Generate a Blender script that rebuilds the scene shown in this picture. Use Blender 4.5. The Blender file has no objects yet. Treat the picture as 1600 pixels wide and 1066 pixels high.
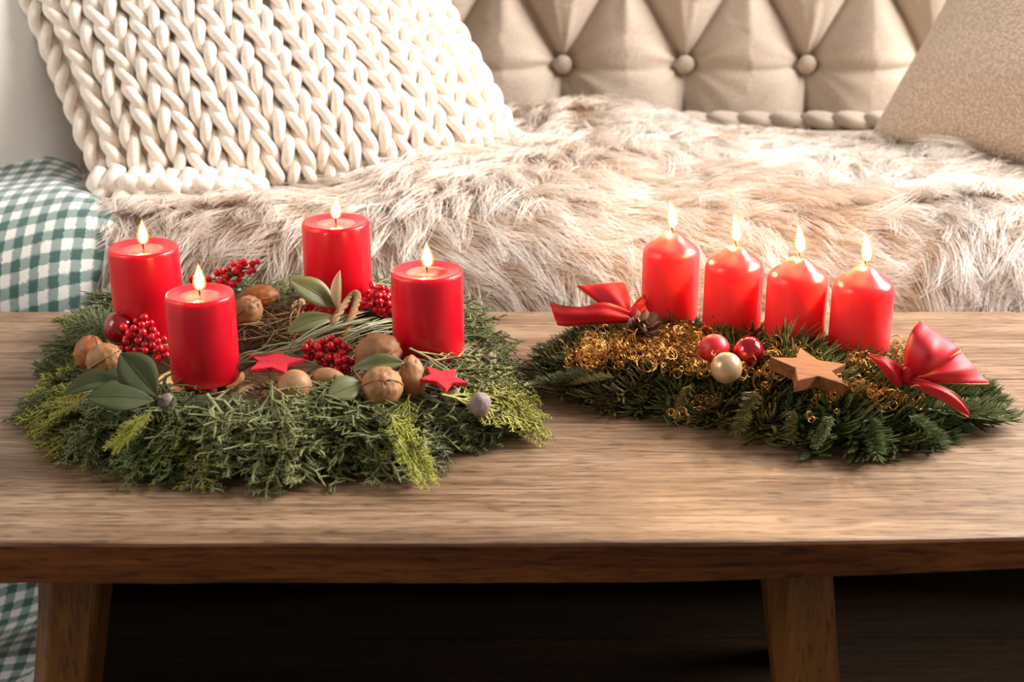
import bpy, math, random
import numpy as np
from mathutils import Vector, Matrix, noise

rng = random.Random(11)
nrg = np.random.default_rng(11)
scn = bpy.context.scene
COL = scn.collection
PI = math.pi

# ------------------------------------------------------------------ camera
T = 0.42                       # height of the table top
CAM_Z = T + 0.51
PITCH = math.radians(20.0)
FPX = 1600 * 50.0 / 36.0
cd = bpy.data.cameras.new('camera'); cd.lens = 50; cd.sensor_width = 36
cam = bpy.data.objects.new('camera', cd); COL.objects.link(cam)
cam.location = (0, 0, CAM_Z); cam.rotation_euler = (PI/2 - PITCH, 0, 0)
cd.dof.use_dof = True; cd.dof.focus_distance = 1.33; cd.dof.aperture_fstop = 6.3
cd.clip_start = 0.05
scn.camera = cam

# ------------------------------------------------------------------ world, window daylight, exposure
w = bpy.data.worlds.new('room_light'); scn.world = w; w.use_nodes = True
bg = w.node_tree.nodes['Background']
bg.inputs[0].default_value = (1.0, 0.92, 0.85, 1); bg.inputs[1].default_value = 0.19

def area(name, loc, target, sx, sy, energy, col):
    ld = bpy.data.lights.new(name, 'AREA'); ld.shape = 'RECTANGLE'; ld.size = sx; ld.size_y = sy
    ld.energy = energy; ld.color = col
    o = bpy.data.objects.new(name, ld); COL.objects.link(o); o.location = loc
    o.rotation_euler = (Vector(target) - Vector(loc)).to_track_quat('-Z', 'Y').to_euler()
    return o
area('window_daylight', (1.93, 1.75, 1.75), (0.0, 1.55, 0.5), 1.25, 1.15, 112.0, (1.0, 0.972, 0.95))

area('added_fill_left', (-1.93, 0.55, 1.70), (-0.3, 1.7, 0.5), 0.9, 1.1, 12.0, (1.0, 0.965, 0.92))  # added unseen fill lamp, brightens the white plush pillow at the left
vs = scn.view_settings
vs.view_transform = 'Standard'; vs.look = 'None'; vs.gamma = 1.0; vs.use_curve_mapping = False
vs.exposure = 0.50

# ------------------------------------------------------------------ projection helpers (photo pixel -> place in the room)
_cp, _sp = math.cos(PITCH), math.sin(PITCH)
def ray(px, py):
    a = (px - 800) / FPX; b = (533 - py) / FPX
    return Vector((a, _cp + b*_sp, -_sp + b*_cp))
CAM = Vector((0, 0, CAM_Z))
def P(px, py, h=0.0):
    d = ray(px, py); t = (T + h - CAM_Z) / d.z
    return CAM + d*t
def Q(px, py, y):
    d = ray(px, py); return CAM + d*(y/d.y)

# ------------------------------------------------------------------ materials
def nodes(name):
    m = bpy.data.materials.new(name); m.use_nodes = True
    nt = m.node_tree; b = nt.nodes['Principled BSDF']
    return m, nt, b
def N(nt, typ, **kw):
    n = nt.nodes.new(typ)
    for k, v in kw.items():
        if k.startswith('_'): setattr(n, k[1:], v)
        else: n.inputs[k.replace('__', ' ')].default_value = v
    return n
def L(nt, a, b): nt.links.new(a, b)
def ramp(nt, stops):
    r = nt.nodes.new('ShaderNodeValToRGB')
    e = r.color_ramp.elements
    while len(e) < len(stops): e.new(0.5)
    for i, (p, c) in enumerate(stops):
        e[i].position = p; e[i].color = (*c, 1)
    return r
def bump(nt, b, height, strength=0.3, dist=0.002):
    n = N(nt, 'ShaderNodeBump', Strength=strength, Distance=dist)
    L(nt, height, n.inputs['Height']); L(nt, n.outputs[0], b.inputs['Normal'])
def simple(name, col, rough=0.5, metal=0.0, var=0.0, nscale=60, coat=0.0, sheen=0.0, bumps=0.0, rnd=0.0, sss=0.0, sssr=(1,1,1), ssss=0.01, hue=0.06):
    m, nt, b = nodes(name)
    b.inputs['Roughness'].default_value = rough; b.inputs['Metallic'].default_value = metal
    b.inputs['Coat Weight'].default_value = coat; b.inputs['Sheen Weight'].default_value = sheen
    tc = N(nt, 'ShaderNodeTexCoord')
    no = N(nt, 'ShaderNodeTexNoise', Scale=nscale, Detail=4.0); L(nt, tc.outputs['Object'], no.inputs['Vector'])
    lo = tuple(c*(1-var) for c in col); hi = tuple(min(1, c*(1+var)) for c in col)
    r = ramp(nt, [(0.3, lo), (0.7, hi)]); L(nt, no.outputs['Fac'], r.inputs['Fac'])
    out = r.outputs['Color']
    if rnd > 0:
        oi = N(nt, 'ShaderNodeObjectInfo')
        hs = N(nt, 'ShaderNodeHueSaturation'); mr = N(nt, 'ShaderNodeMapRange'); mr.inputs['To Min'].default_value = 1-rnd; mr.inputs['To Max'].default_value = 1+rnd
        L(nt, oi.outputs['Random'], mr.inputs['Value']); L(nt, mr.outputs[0], hs.inputs['Value']); L(nt, out, hs.inputs['Color']); out = hs.outputs[0]
        mr2 = N(nt, 'ShaderNodeMapRange'); mr2.inputs['To Min'].default_value = 0.5-hue*rnd; mr2.inputs['To Max'].default_value = 0.5+hue*rnd
        mm = N(nt, 'ShaderNodeMath', _operation='FRACT'); mx = N(nt, 'ShaderNodeMath', _operation='MULTIPLY'); mx.inputs[1].default_value = 7.31
        L(nt, oi.outputs['Random'], mx.inputs[0]); L(nt, mx.outputs[0], mm.inputs[0]); L(nt, mm.outputs[0], mr2.inputs['Value']); L(nt, mr2.outputs[0], hs.inputs['Hue'])
    L(nt, out, b.inputs['Base Color'])
    if bumps: bump(nt, b, no.outputs['Fac'], bumps)
    if sss > 0:
        b.inputs['Subsurface Weight'].default_value = sss; b.inputs['Subsurface Radius'].default_value = sssr; b.inputs['Subsurface Scale'].default_value = ssss
    return m

def wood(name, cols, gscale=1.0, rough=0.55, axis='X', bs=0.4):
    m, nt, b = nodes(name); b.inputs['Roughness'].default_value = rough
    tc = N(nt, 'ShaderNodeTexCoord')
    mp = N(nt, 'ShaderNodeMapping'); L(nt, tc.outputs['Object'], mp.inputs['Vector'])
    s = {'X': (9.0, 150, 150), 'Z': (70, 70, 2.0)}[axis]
    mp.inputs['Scale'].default_value = tuple(v*gscale for v in s)
    wv = N(nt, 'ShaderNodeTexNoise', Scale=1.0, Detail=8.0, Roughness=0.75, Distortion=0.5); L(nt, mp.outputs[0], wv.inputs['Vector'])
    mp2 = N(nt, 'ShaderNodeMapping'); L(nt, tc.outputs['Object'], mp2.inputs['Vector'])
    s2 = {'X': (1.1, 13, 13), 'Z': (9, 9, 1.0)}[axis]
    mp2.inputs['Scale'].default_value = s2
    n2 = N(nt, 'ShaderNodeTexNoise', Scale=1.3, Detail=3.0, Distortion=1.0); L(nt, mp2.outputs[0], n2.inputs['Vector'])
    # fine dark pores
    mp3 = N(nt, 'ShaderNodeMapping'); L(nt, tc.outputs['Object'], mp3.inputs['Vector'])
    s3 = {'X': (40, 300, 300), 'Z': (420, 420, 14)}[axis]; mp3.inputs['Scale'].default_value = s3
    n3 = N(nt, 'ShaderNodeTexNoise', Scale=1.0, Detail=2.0); L(nt, mp3.outputs[0], n3.inputs['Vector'])
    mx = N(nt, 'ShaderNodeMath', _operation='MULTIPLY_ADD'); L(nt, wv.outputs['Fac'], mx.inputs[0]); mx.inputs[1].default_value = 0.75
    m2 = N(nt, 'ShaderNodeMath', _operation='MULTIPLY'); L(nt, n2.outputs['Fac'], m2.inputs[0]); m2.inputs[1].default_value = 0.38
    L(nt, m2.outputs[0], mx.inputs[2])
    r = ramp(nt, [(0.38, cols[0]), (0.53, cols[1]), (0.70, cols[2])]); L(nt, mx.outputs[0], r.inputs['Fac'])
    pr = ramp(nt, [(0.32, (0.36, 0.30, 0.25)), (0.46, (1, 1, 1))]); L(nt, n3.outputs['Fac'], pr.inputs['Fac'])
    mc = N(nt, 'ShaderNodeMix', _data_type='RGBA', _blend_type='MULTIPLY'); mc.inputs[0].default_value = 0.8
    L(nt, r.outputs['Color'], mc.inputs[6]); L(nt, pr.outputs['Color'], mc.inputs[7])
    L(nt, mc.outputs[2], b.inputs['Base Color'])
    bump(nt, b, wv.outputs['Fac'], bs, 0.0015)
    return m, nt, b, mc

M = {}
# table top: bleached and worn on the face, brown on the edges that are not worn
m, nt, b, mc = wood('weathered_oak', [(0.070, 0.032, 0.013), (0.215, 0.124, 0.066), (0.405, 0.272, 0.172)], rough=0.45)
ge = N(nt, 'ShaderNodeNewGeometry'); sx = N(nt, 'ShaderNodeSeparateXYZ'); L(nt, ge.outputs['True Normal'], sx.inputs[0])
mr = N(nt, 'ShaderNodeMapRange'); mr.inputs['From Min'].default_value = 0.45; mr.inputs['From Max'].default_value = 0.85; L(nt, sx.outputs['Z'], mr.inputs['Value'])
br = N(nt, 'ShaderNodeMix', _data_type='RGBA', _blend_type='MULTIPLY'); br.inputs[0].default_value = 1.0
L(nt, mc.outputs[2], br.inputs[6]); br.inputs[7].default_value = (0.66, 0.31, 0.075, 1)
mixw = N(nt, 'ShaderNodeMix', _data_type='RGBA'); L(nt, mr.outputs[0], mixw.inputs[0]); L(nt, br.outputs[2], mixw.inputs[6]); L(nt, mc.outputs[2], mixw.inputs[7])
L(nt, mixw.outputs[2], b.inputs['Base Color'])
M['table'] = m
M['leg'] = wood('brown_oak', [(0.12, 0.042, 0.006), (0.20, 0.074, 0.012), (0.27, 0.105, 0.020)], axis='Z', rough=0.45)[0]
M['starwood'] = wood('orange_star_wood', [(0.12, 0.032, 0.003), (0.20, 0.058, 0.006), (0.25, 0.082, 0.010)], gscale=2, rough=0.75)[0]
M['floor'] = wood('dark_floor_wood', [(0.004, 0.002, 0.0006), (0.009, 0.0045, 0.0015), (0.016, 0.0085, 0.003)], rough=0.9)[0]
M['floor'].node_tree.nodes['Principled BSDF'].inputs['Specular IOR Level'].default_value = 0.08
M['wall'] = simple('warm_white_plaster', (0.78, 0.73, 0.66), 0.9, var=0.03, nscale=8)
M['white_paint'] = simple('white_paint', (0.85, 0.85, 0.83), 0.4, var=0.02)
M['linen'] = None
m, nt, b = nodes('beige_linen'); b.inputs['Roughness'].default_value = 0.85; b.inputs['Sheen Weight'].default_value = 0.25
tc = N(nt, 'ShaderNodeTexCoord')
hs = []
for sc in ((30, 900, 900), (900, 900, 30)):
    mp = N(nt, 'ShaderNodeMapping'); mp.inputs['Scale'].default_value = sc; L(nt, tc.outputs['Object'], mp.inputs['Vector'])
    nn = N(nt, 'ShaderNodeTexNoise', Scale=1.0, Detail=2.0); L(nt, mp.outputs[0], nn.inputs['Vector']); hs.append(nn)
ad = N(nt, 'ShaderNodeMath', _operation='ADD'); L(nt, hs[0].outputs['Fac'], ad.inputs[0]); L(nt, hs[1].outputs['Fac'], ad.inputs[1])
hv = N(nt, 'ShaderNodeMath', _operation='MULTIPLY'); hv.inputs[1].default_value = 0.5; L(nt, ad.outputs[0], hv.inputs[0])
r = ramp(nt, [(0.35, (0.34, 0.265, 0.200)), (0.65, (0.50, 0.405, 0.318))]); L(nt, hv.outputs[0], r.inputs['Fac']); L(nt, r.outputs['Color'], b.inputs['Base Color'])
bump(nt, b, hv.outputs[0], 0.35, 0.001)
M['linen'] = m
M['wool'] = simple('cream_chunky_wool', (0.88, 0.80, 0.71), 0.85, var=0.06, nscale=220, sheen=0.3, bumps=0.25)
M['white_plush'] = simple('white_plush', (0.92, 0.91, 0.89), 0.95, var=0.08, nscale=900, sheen=0.5, bumps=0.6)
m, nt, b = nodes('beige_boucle'); b.inputs['Roughness'].default_value = 0.95; b.inputs['Sheen Weight'].default_value = 0.5
tc = N(nt, 'ShaderNodeTexCoord'); vo = N(nt, 'ShaderNodeTexVoronoi', Scale=230.0); no = N(nt, 'ShaderNodeTexNoise', Scale=120.0, Detail=3.0)
L(nt, tc.outputs['Object'], no.inputs['Vector']); L(nt, tc.outputs['Object'], vo.inputs['Vector'])
r = ramp(nt, [(0.1, (0.82, 0.69, 0.57)), (0.6, (0.56, 0.42, 0.31))]); L(nt, vo.outputs['Distance'], r.inputs['Fac']); L(nt, r.outputs['Color'], b.inputs['Base Color'])
inv = N(nt, 'ShaderNodeMath', _operation='SUBTRACT'); inv.inputs[0].default_value = 1.0; L(nt, vo.outputs['Distance'], inv.inputs[1])
bump(nt, b, inv.outputs[0], 0.9, 0.004)
M['boucle'] = m
M['pelt'] = simple('pelt_skin', (0.55, 0.42, 0.31), 0.95, var=0.1)
# fur strand: brown undercoat to cream tip (the animal's own colouring)
m, nt, b = nodes('cream_fur'); b.inputs['Roughness'].default_value = 0.55; b.inputs['Specular IOR Level'].default_value = 0.3
hi = N(nt, 'ShaderNodeHairInfo')
r = ramp(nt, [(0.0, (0.60, 0.44, 0.31)), (0.30, (0.80, 0.68, 0.57)), (0.65, (0.91, 0.855, 0.80)), (1.0, (0.94, 0.915, 0.89))]); L(nt, hi.outputs['Intercept'], r.inputs['Fac'])
at = N(nt, 'ShaderNodeAttribute', _attribute_name='tint')
br = N(nt, 'ShaderNodeMix', _data_type='RGBA', _blend_type='MULTIPLY'); L(nt, at.outputs['Fac'], br.inputs[0]); L(nt, r.outputs['Color'], br.inputs[6]); br.inputs[7].default_value = (0.84, 0.70, 0.58, 1)
L(nt, br.outputs[2], b.inputs['Base Color'])
M['fur'] = m
# gingham
m, nt, b = nodes('green_check_weave'); b.inputs['Roughness'].default_value = 0.95; b.inputs['Sheen Weight'].default_value = 0.4
uv = N(nt, 'ShaderNodeUVMap', _uv_map='UVMap')
nz = N(nt, 'ShaderNodeTexNoise', Scale=7.0, Detail=3.0); L(nt, uv.outputs[0], nz.inputs['Vector'])
nzs = N(nt, 'ShaderNodeVectorMath', _operation='SCALE'); L(nt, nz.outputs['Color'], nzs.inputs[0]); nzs.inputs['Scale'].default_value = 0.22
va = N(nt, 'ShaderNodeVectorMath', _operation='ADD'); L(nt, uv.outputs[0], va.inputs[0]); L(nt, nzs.outputs[0], va.inputs[1])
sp = N(nt, 'ShaderNodeSeparateXYZ'); L(nt, va.outputs[0], sp.inputs[0])
g = []
for k in ('X', 'Y'):
    f = N(nt, 'ShaderNodeMath', _operation='FRACT'); L(nt, sp.outputs[k], f.inputs[0])
    c = N(nt, 'ShaderNodeMapRange'); c.inputs['From Min'].default_value = 0.46; c.inputs['From Max'].default_value = 0.56; L(nt, f.outputs[0], c.inputs['Value']); g.append(c)
s2 = N(nt, 'ShaderNodeMath', _operation='ADD'); L(nt, g[0].outputs[0], s2.inputs[0]); L(nt, g[1].outputs[0], s2.inputs[1])
h2 = N(nt, 'ShaderNodeMath', _operation='MULTIPLY'); h2.inputs[1].default_value = 0.5; L(nt, s2.outputs[0], h2.inputs[0])
r = ramp(nt, [(0.05, (0.80, 0.78, 0.74)), (0.5, (0.26, 0.34, 0.31)), (0.95, (0.045, 0.11, 0.095))]); L(nt, h2.outputs[0], r.inputs['Fac']); L(nt, r.outputs['Color'], b.inputs['Base Color'])
n9 = N(nt, 'ShaderNodeTexNoise', Scale=24.0, Detail=2.0); L(nt, uv.outputs[0], n9.inputs['Vector']); bump(nt, b, n9.outputs['Fac'], 0.5, 0.002)
M['check'] = m
# candle wax
def wax(name, col, scale):
    m, nt, b = nodes(name)
    b.inputs['Base Color'].default_value = (*col, 1); b.inputs['Roughness'].default_value = 0.27
    b.inputs['Subsurface Weight'].default_value = 1.0; b.inputs['Subsurface Radius'].default_value = (1.0, 0.16, 0.10); b.inputs['Subsurface Scale'].default_value = scale
    tc = N(nt, 'ShaderNodeTexCoord'); no = N(nt, 'ShaderNodeTexNoise', Scale=35.0); L(nt, tc.outputs['Object'], no.inputs['Vector']); bump(nt, b, no.outputs['Fac'], 0.05, 0.002)
    return m
M['wax'] = wax('red_wax', (0.62, 0.003, 0.018), 0.012)
M['wax2'] = wax('bright_red_wax', (0.88, 0.042, 0.050), 0.026)
M['melt'] = simple('molten_wax', (0.82, 0.022, 0.018), 0.06, sss=1.0, sssr=(1, .3, .12), ssss=0.012, coat=0.6)
M['wick'] = simple('charred_wick', (0.012, 0.008, 0.006), 0.9)
def flame_mat(name, h, stops, strength, alpha=None):
    m = bpy.data.materials.new(name); m.use_nodes = True; nt = m.node_tree; nt.nodes.clear()
    out = N(nt, 'ShaderNodeOutputMaterial'); em = N(nt, 'ShaderNodeEmission'); em.inputs['Strength'].default_value = strength
    tc = N(nt, 'ShaderNodeTexCoord'); s = N(nt, 'ShaderNodeSeparateXYZ'); L(nt, tc.outputs['Generated'], s.inputs[0])
    r = ramp(nt, stops); L(nt, s.outputs['Z'], r.inputs['Fac']); L(nt, r.outputs['Color'], em.inputs['Color'])
    if alpha is None: L(nt, em.outputs[0], out.inputs[0])
    else:
        tr = N(nt, 'ShaderNodeBsdfTransparent'); mx = N(nt, 'ShaderNodeMixShader'); mx.inputs[0].default_value = alpha
        L(nt, tr.outputs[0], mx.inputs[1]); L(nt, em.outputs[0], mx.inputs[2]); L(nt, mx.outputs[0], out.inputs[0])
    return m
M['flame'] = flame_mat('flame_core', 1, [(0.0, (0.9, 0.25, 0.05)), (0.18, (1.0, 0.62, 0.22)), (0.5, (1.0, 0.83, 0.50)), (1.0, (1.0, 0.66, 0.26))], 9.0)
M['mantle'] = flame_mat('flame_mantle', 1, [(0.0, (1.0, 0.22, 0.03)), (0.5, (1.0, 0.40, 0.08)), (1.0, (1.0, 0.32, 0.05))], 2.2, 0.28)
M['gold'] = simple('brushed_gold', (0.78, 0.56, 0.25), 0.3, 1.0, var=0.06)
M['goldwire'] = simple('gold_wire', (0.46, 0.215, 0.055), 0.30, 1.0, var=0.1)
M['silver'] = simple('silver_plate', (0.75, 0.73, 0.70), 0.18, 1.0)
M['berry'] = simple('red_berry_skin', (0.62, 0.006, 0.02), 0.22, var=0.15, coat=0.4, rnd=0.25, hue=0.012)
M['twig'] = simple('brown_twig', (0.13, 0.075, 0.03), 0.8, var=0.3)
M['matte_red'] = simple('frosted_red_glass', (0.62, 0.012, 0.025), 0.42)
M['shiny_red'] = simple('mirror_red_glass', (0.55, 0.006, 0.02), 0.08, 0.75, coat=1.0)
M['apple_red'] = simple('dark_glossy_red', (0.26, 0.002, 0.008), 0.15, coat=0.4)
M['pearl'] = simple('champagne_pearl', (0.60, 0.40, 0.22), 0.24, 0.35, coat=0.8)
M['felt'] = simple('red_felt', (0.58, 0.006, 0.022), 0.95, var=0.15, nscale=500, sheen=0.05, bumps=0.5)
M['satin'] = simple('red_satin', (0.58, 0.005, 0.016), 0.55, sheen=0.0, var=0.05)
M['walnut'] = simple('walnut_shell', (0.33, 0.150, 0.055), 0.6, var=0.28, nscale=90, bumps=0.4, rnd=0.12)
M['walnut_dark'] = simple('reddish_nut_shell', (0.33, 0.105, 0.022), 0.5, var=0.3, nscale=90, bumps=0.4)
M['hazel'] = simple('hazelnut_shell', (0.36, 0.170, 0.068), 0.55, var=0.2, nscale=150, bumps=0.25)
M['leaf'] = simple('grey_green_leaf', (0.15, 0.155, 0.055), 0.45, var=0.2, nscale=40, rnd=0.1)
M['leaf_dark'] = simple('dark_green_leaf', (0.036, 0.048, 0.008), 0.8, var=0.2, nscale=40, rnd=0.1)
M['leaf_pale'] = simple('pale_leaf_back', (0.62, 0.52, 0.34), 0.6, var=0.1)
M['jute'] = simple('jute_strand', (0.25, 0.14, 0.055), 0.9, var=0.25, nscale=300, bumps=0.4)
M['moss'] = simple('brown_dry_grass', (0.20, 0.115, 0.045), 0.8, var=0.4, nscale=30)
M['needle'] = simple('silver_green_needle', (0.22, 0.225, 0.11), 0.4, var=0.15, rnd=0.2)
M['pod'] = simple('grey_mauve_pod', (0.25, 0.19, 0.17), 0.75, var=0.35, nscale=180, bumps=0.5)
M['cone'] = simple('pine_cone_brown', (0.16, 0.065, 0.025), 0.6, var=0.3, nscale=120)
M['juniper'] = simple('juniper_green', (0.152, 0.162, 0.054), 0.6, var=0.3, nscale=50, rnd=0.4)
M['lawson'] = simple('cypress_green', (0.080, 0.105, 0.018), 0.55, var=0.25, nscale=50, rnd=0.3)
M['thuja'] = simple('yellow_green_thuja', (0.26, 0.25, 0.020), 0.55, var=0.2, nscale=40, rnd=0.25)
M['fir'] = simple('fir_green', (0.112, 0.136, 0.044), 0.45, var=0.25, nscale=50, rnd=0.3)
M['fir_olive'] = simple('fir_olive', (0.175, 0.145, 0.036), 0.5, var=0.25, nscale=50, rnd=0.25)
M['straw'] = simple('dark_straw', (0.05, 0.045, 0.02), 0.9, var=0.4)

# ------------------------------------------------------------------ mesh helpers
class MB:
    def __init__(self): self.v = []; self.f = []
    def add(self, vs_, fs):
        o = len(self.v); self.v.extend([tuple(p) for p in vs_]); self.f.extend([tuple(i+o for i in q) for q in fs]); return self
    def grid(self, g, close_u=False, close_v=False):
        nu, nv = len(g), len(g[0]); vs_ = [p for row in g for p in row]; fs = []
        for i in range(nu if close_u else nu-1):
            for j in range(nv if close_v else nv-1):
                fs.append((i*nv+j, ((i+1) % nu)*nv+j, ((i+1) % nu)*nv+(j+1) % nv, i*nv+(j+1) % nv))
        return self.add(vs_, fs)
    def box(self, a, b):
        x0, y0, z0 = a; x1, y1, z1 = b
        return self.add([(x0,y0,z0),(x1,y0,z0),(x1,y1,z0),(x0,y1,z0),(x0,y0,z1),(x1,y0,z1),(x1,y1,z1),(x0,y1,z1)],
                        [(0,3,2,1),(4,5,6,7),(0,1,5,4),(1,2,6,5),(2,3,7,6),(3,0,4,7)])
    def tube(self, pts, r, seg=6, cap=True):
        pts = [Vector(p) for p in pts]; n = len(pts)
        if not hasattr(r, '__len__'): r = [r]*n
        t0 = (pts[1]-pts[0]).normalized()
        u = t0.orthogonal().normalized(); rows = []
        for i in range(n):
            t = (pts[min(i+1, n-1)] - pts[max(i-1, 0)])
            t = t.normalized() if t.length > 1e-9 else t0
            u = (u - t*u.dot(t)); u = u.normalized() if u.length > 1e-6 else t.orthogonal().normalized()
            v = t.cross(u)
            rows.append([pts[i] + (u*math.cos(2*PI*k/seg) + v*math.sin(2*PI*k/seg))*r[i] for k in range(seg)])
        o = len(self.v); self.grid(rows, close_v=True)
        if cap:
            self.f.append(tuple(o+k for k in reversed(range(seg)))); self.f.append(tuple(o+(n-1)*seg+k for k in range(seg)))
        return self
    def lathe(self, prof, seg=32, c=(0, 0, 0), mod=None):
        rows = []
        for r_, z in prof:
            rows.append([(c[0]+r_*math.cos(2*PI*k/seg), c[1]+r_*math.sin(2*PI*k/seg), c[2]+z) for k in range(seg)])
        return self.grid(rows, close_v=True)
    def ball(self, c, r, seg=16, rings=10, fn=None):
        c = Vector(c); rows = []
        if not hasattr(r, '__len__'): r = (r, r, r)
        for i in range(rings+1):
            th = PI*i/rings; row = []
            for k in range(seg):
                ph = 2*PI*k/seg
                d = Vector((math.sin(th)*math.cos(ph), math.sin(th)*math.sin(ph), math.cos(th)))
                s = fn(d) if fn else 1.0
                row.append(c + Vector((d.x*r[0], d.y*r[1], d.z*r[2]))*s)
            rows.append(row)
        # rows go top to bottom; flip so that faces point outwards
        return self.grid(rows[::-1], close_v=True)
    def mesh(self, name, mat, smooth=True, xf=None):
        me = bpy.data.meshes.new(name)
        v = self.v
        if xf is not None: v = [xf @ Vector(p) for p in v]
        me.from_pydata([tuple(p) for p in v], [], self.f)
        if mat is not None: me.materials.append(mat)
        if smooth: me.polygons.foreach_set('use_smooth', [True]*len(me.polygons))
        me.update(); return me
    def build(self, name, mat, parent=None, smooth=True, world=True):
        """mesh given in world space; stored relative to the parent"""
        me = self.mesh(name, mat, smooth, Matrix.Translation(-parent.location) if (parent is not None and world) else None)
        return link(name, me, parent)
def link(name, me, parent=None, loc=None, mw=None):
    o = bpy.data.objects.new(name, me); COL.objects.link(o)
    if parent is not None: o.parent = parent
    if loc is not None: o.location = Vector(loc) - (parent.location if parent is not None else Vector())
    if mw is not None:
        m_ = mw.copy()
        if parent is not None: m_.translation -= parent.location
        o.matrix_local = m_
    return o
def tag(o, label=None, cat=None, group=None, kind=None):
    if label: o['label'] = label
    if cat: o['category'] = cat
    if group: o['group'] = group
    if kind: o['kind'] = kind
    return o
def thing(name, loc, label, cat, group=None):
    o = bpy.data.objects.new(name, None); COL.objects.link(o); o.location = Vector(loc); o.empty_display_size = 0.02
    return tag(o, label, cat, group)
def frame(base, y, z):
    y = Vector(y).normalized(); z = Vector(z); z = (z - y*z.dot(y)).normalized(); x = y.cross(z)
    m_ = Matrix((x, y, z)).transposed().to_4x4(); m_.translation = Vector(base); return m_
def spline(pts, n):
    pts = [Vector(p) for p in pts]; out = []
    k = len(pts)-1
    for i in range(n+1):
        s = i/n*k; j = min(int(s), k-1); t = s-j
        p0 = pts[max(j-1, 0)]; p1 = pts[j]; p2 = pts[j+1]; p3 = pts[min(j+2, k)]
        out.append(0.5*((2*p1) + (p2-p0)*t + (2*p0-5*p1+4*p2-p3)*t*t + (3*p1-p0-3*p2+p3)*t**3))
    return out
def bevel(o, wd=0.003, seg=2):
    m_ = o.modifiers.new('bevel', 'BEVEL'); m_.width = wd; m_.segments = seg; m_.limit_method = 'ANGLE'; return o
def rv(a=1.0): return Vector((rng.uniform(-a, a), rng.uniform(-a, a), rng.uniform(-a, a)))

# ================================================================== ROOM
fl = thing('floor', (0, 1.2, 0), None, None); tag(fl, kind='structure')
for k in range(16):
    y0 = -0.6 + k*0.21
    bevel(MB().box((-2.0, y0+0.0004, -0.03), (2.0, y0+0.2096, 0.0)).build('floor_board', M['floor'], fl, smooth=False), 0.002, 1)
tag(MB().box((-2.0, 2.76, 0), (2.1, 2.86, 2.6)).build('wall_back', M['wall']), kind='structure')
wr = thing('wall_right', (2.05, 1.2, 0), None, None); tag(wr, kind='structure')
for a, b_ in (((2.0, -0.6, 0), (2.1, 2.76, 1.1)), ((2.0, -0.6, 2.4), (2.1, 2.76, 2.6)), ((2.0, -0.6, 1.1), (2.1, 1.05, 2.4)), ((2.0, 2.45, 1.1), (2.1, 2.76, 2.4))):
    MB().box(a, b_).build('wall_section', M['wall'], wr, smooth=False)
wn = thing('window_1', (2.03, 1.75, 1.1), None, None); tag(wn, kind='structure')
for a, b_ in (((2.0, 1.05, 1.1), (2.06, 1.10, 2.4)), ((2.0, 2.40, 1.1), (2.06, 2.45, 2.4)), ((2.0, 1.10, 1.1), (2.06, 2.40, 1.15)), ((2.0, 1.10, 2.35), (2.06, 2.40, 2.4)), ((2.0, 1.73, 1.15), (2.06, 1.77, 2.35))):
    MB().box(a, b_).build('window_frame', M['white_paint'], wn, smooth=False)

wl = thing('wall_left', (-2.05, 1.2, 0), None, None); tag(wl, kind='structure')
for a, b_ in (((-2.1, -0.6, 0), (-2.0, 2.76, 1.1)), ((-2.1, -0.6, 2.4), (-2.0, 2.76, 2.6)), ((-2.1, -0.6, 1.1), (-2.0, 0.05, 2.4)), ((-2.1, 1.05, 1.1), (-2.0, 2.76, 2.4))):
    MB().box(a, b_).build('wall_section', M['wall'], wl, smooth=False)
wn = thing('added_fill_window', (-2.03, 0.55, 1.1), None, None); tag(wn, kind='structure')  # unseen window, added with its wall opening to go with the left fill lamp
for a, b_ in (((-2.06, 0.05, 1.1), (-2.0, 0.10, 2.4)), ((-2.06, 1.0, 1.1), (-2.0, 1.05, 2.4)), ((-2.06, 0.10, 1.1), (-2.0, 1.0, 1.15)), ((-2.06, 0.10, 2.35), (-2.0, 1.0, 2.4))):
    MB().box(a, b_).build('window_frame', M['white_paint'], wn, smooth=False)

# ================================================================== TABLE
YB = P(800, 487).y; YF = P(800, 849).y; YS = P(800, 592).y
XL, XR = -0.98, P(1600, 484).x + 0.012
table = thing('coffee_table', (0, (YB+YF)/2, 0), 'long weathered oak coffee table with brown edge and splayed legs', 'table')
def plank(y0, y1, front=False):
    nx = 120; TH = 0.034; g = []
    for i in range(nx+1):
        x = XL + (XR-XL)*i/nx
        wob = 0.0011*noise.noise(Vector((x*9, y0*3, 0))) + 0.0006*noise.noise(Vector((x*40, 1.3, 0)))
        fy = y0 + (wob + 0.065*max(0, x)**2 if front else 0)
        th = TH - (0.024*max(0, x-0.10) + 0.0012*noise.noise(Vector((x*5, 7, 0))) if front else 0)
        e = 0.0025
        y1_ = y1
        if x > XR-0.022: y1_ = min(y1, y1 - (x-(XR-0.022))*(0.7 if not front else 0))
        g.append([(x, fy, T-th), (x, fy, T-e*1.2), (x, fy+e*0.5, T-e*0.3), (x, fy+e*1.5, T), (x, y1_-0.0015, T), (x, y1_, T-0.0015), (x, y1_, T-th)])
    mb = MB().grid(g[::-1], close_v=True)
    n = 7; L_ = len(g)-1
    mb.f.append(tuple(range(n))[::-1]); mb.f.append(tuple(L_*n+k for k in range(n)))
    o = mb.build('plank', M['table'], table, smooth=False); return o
plank(YF, YS-0.0006, True); plank(YS+0.0006, YB)
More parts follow.
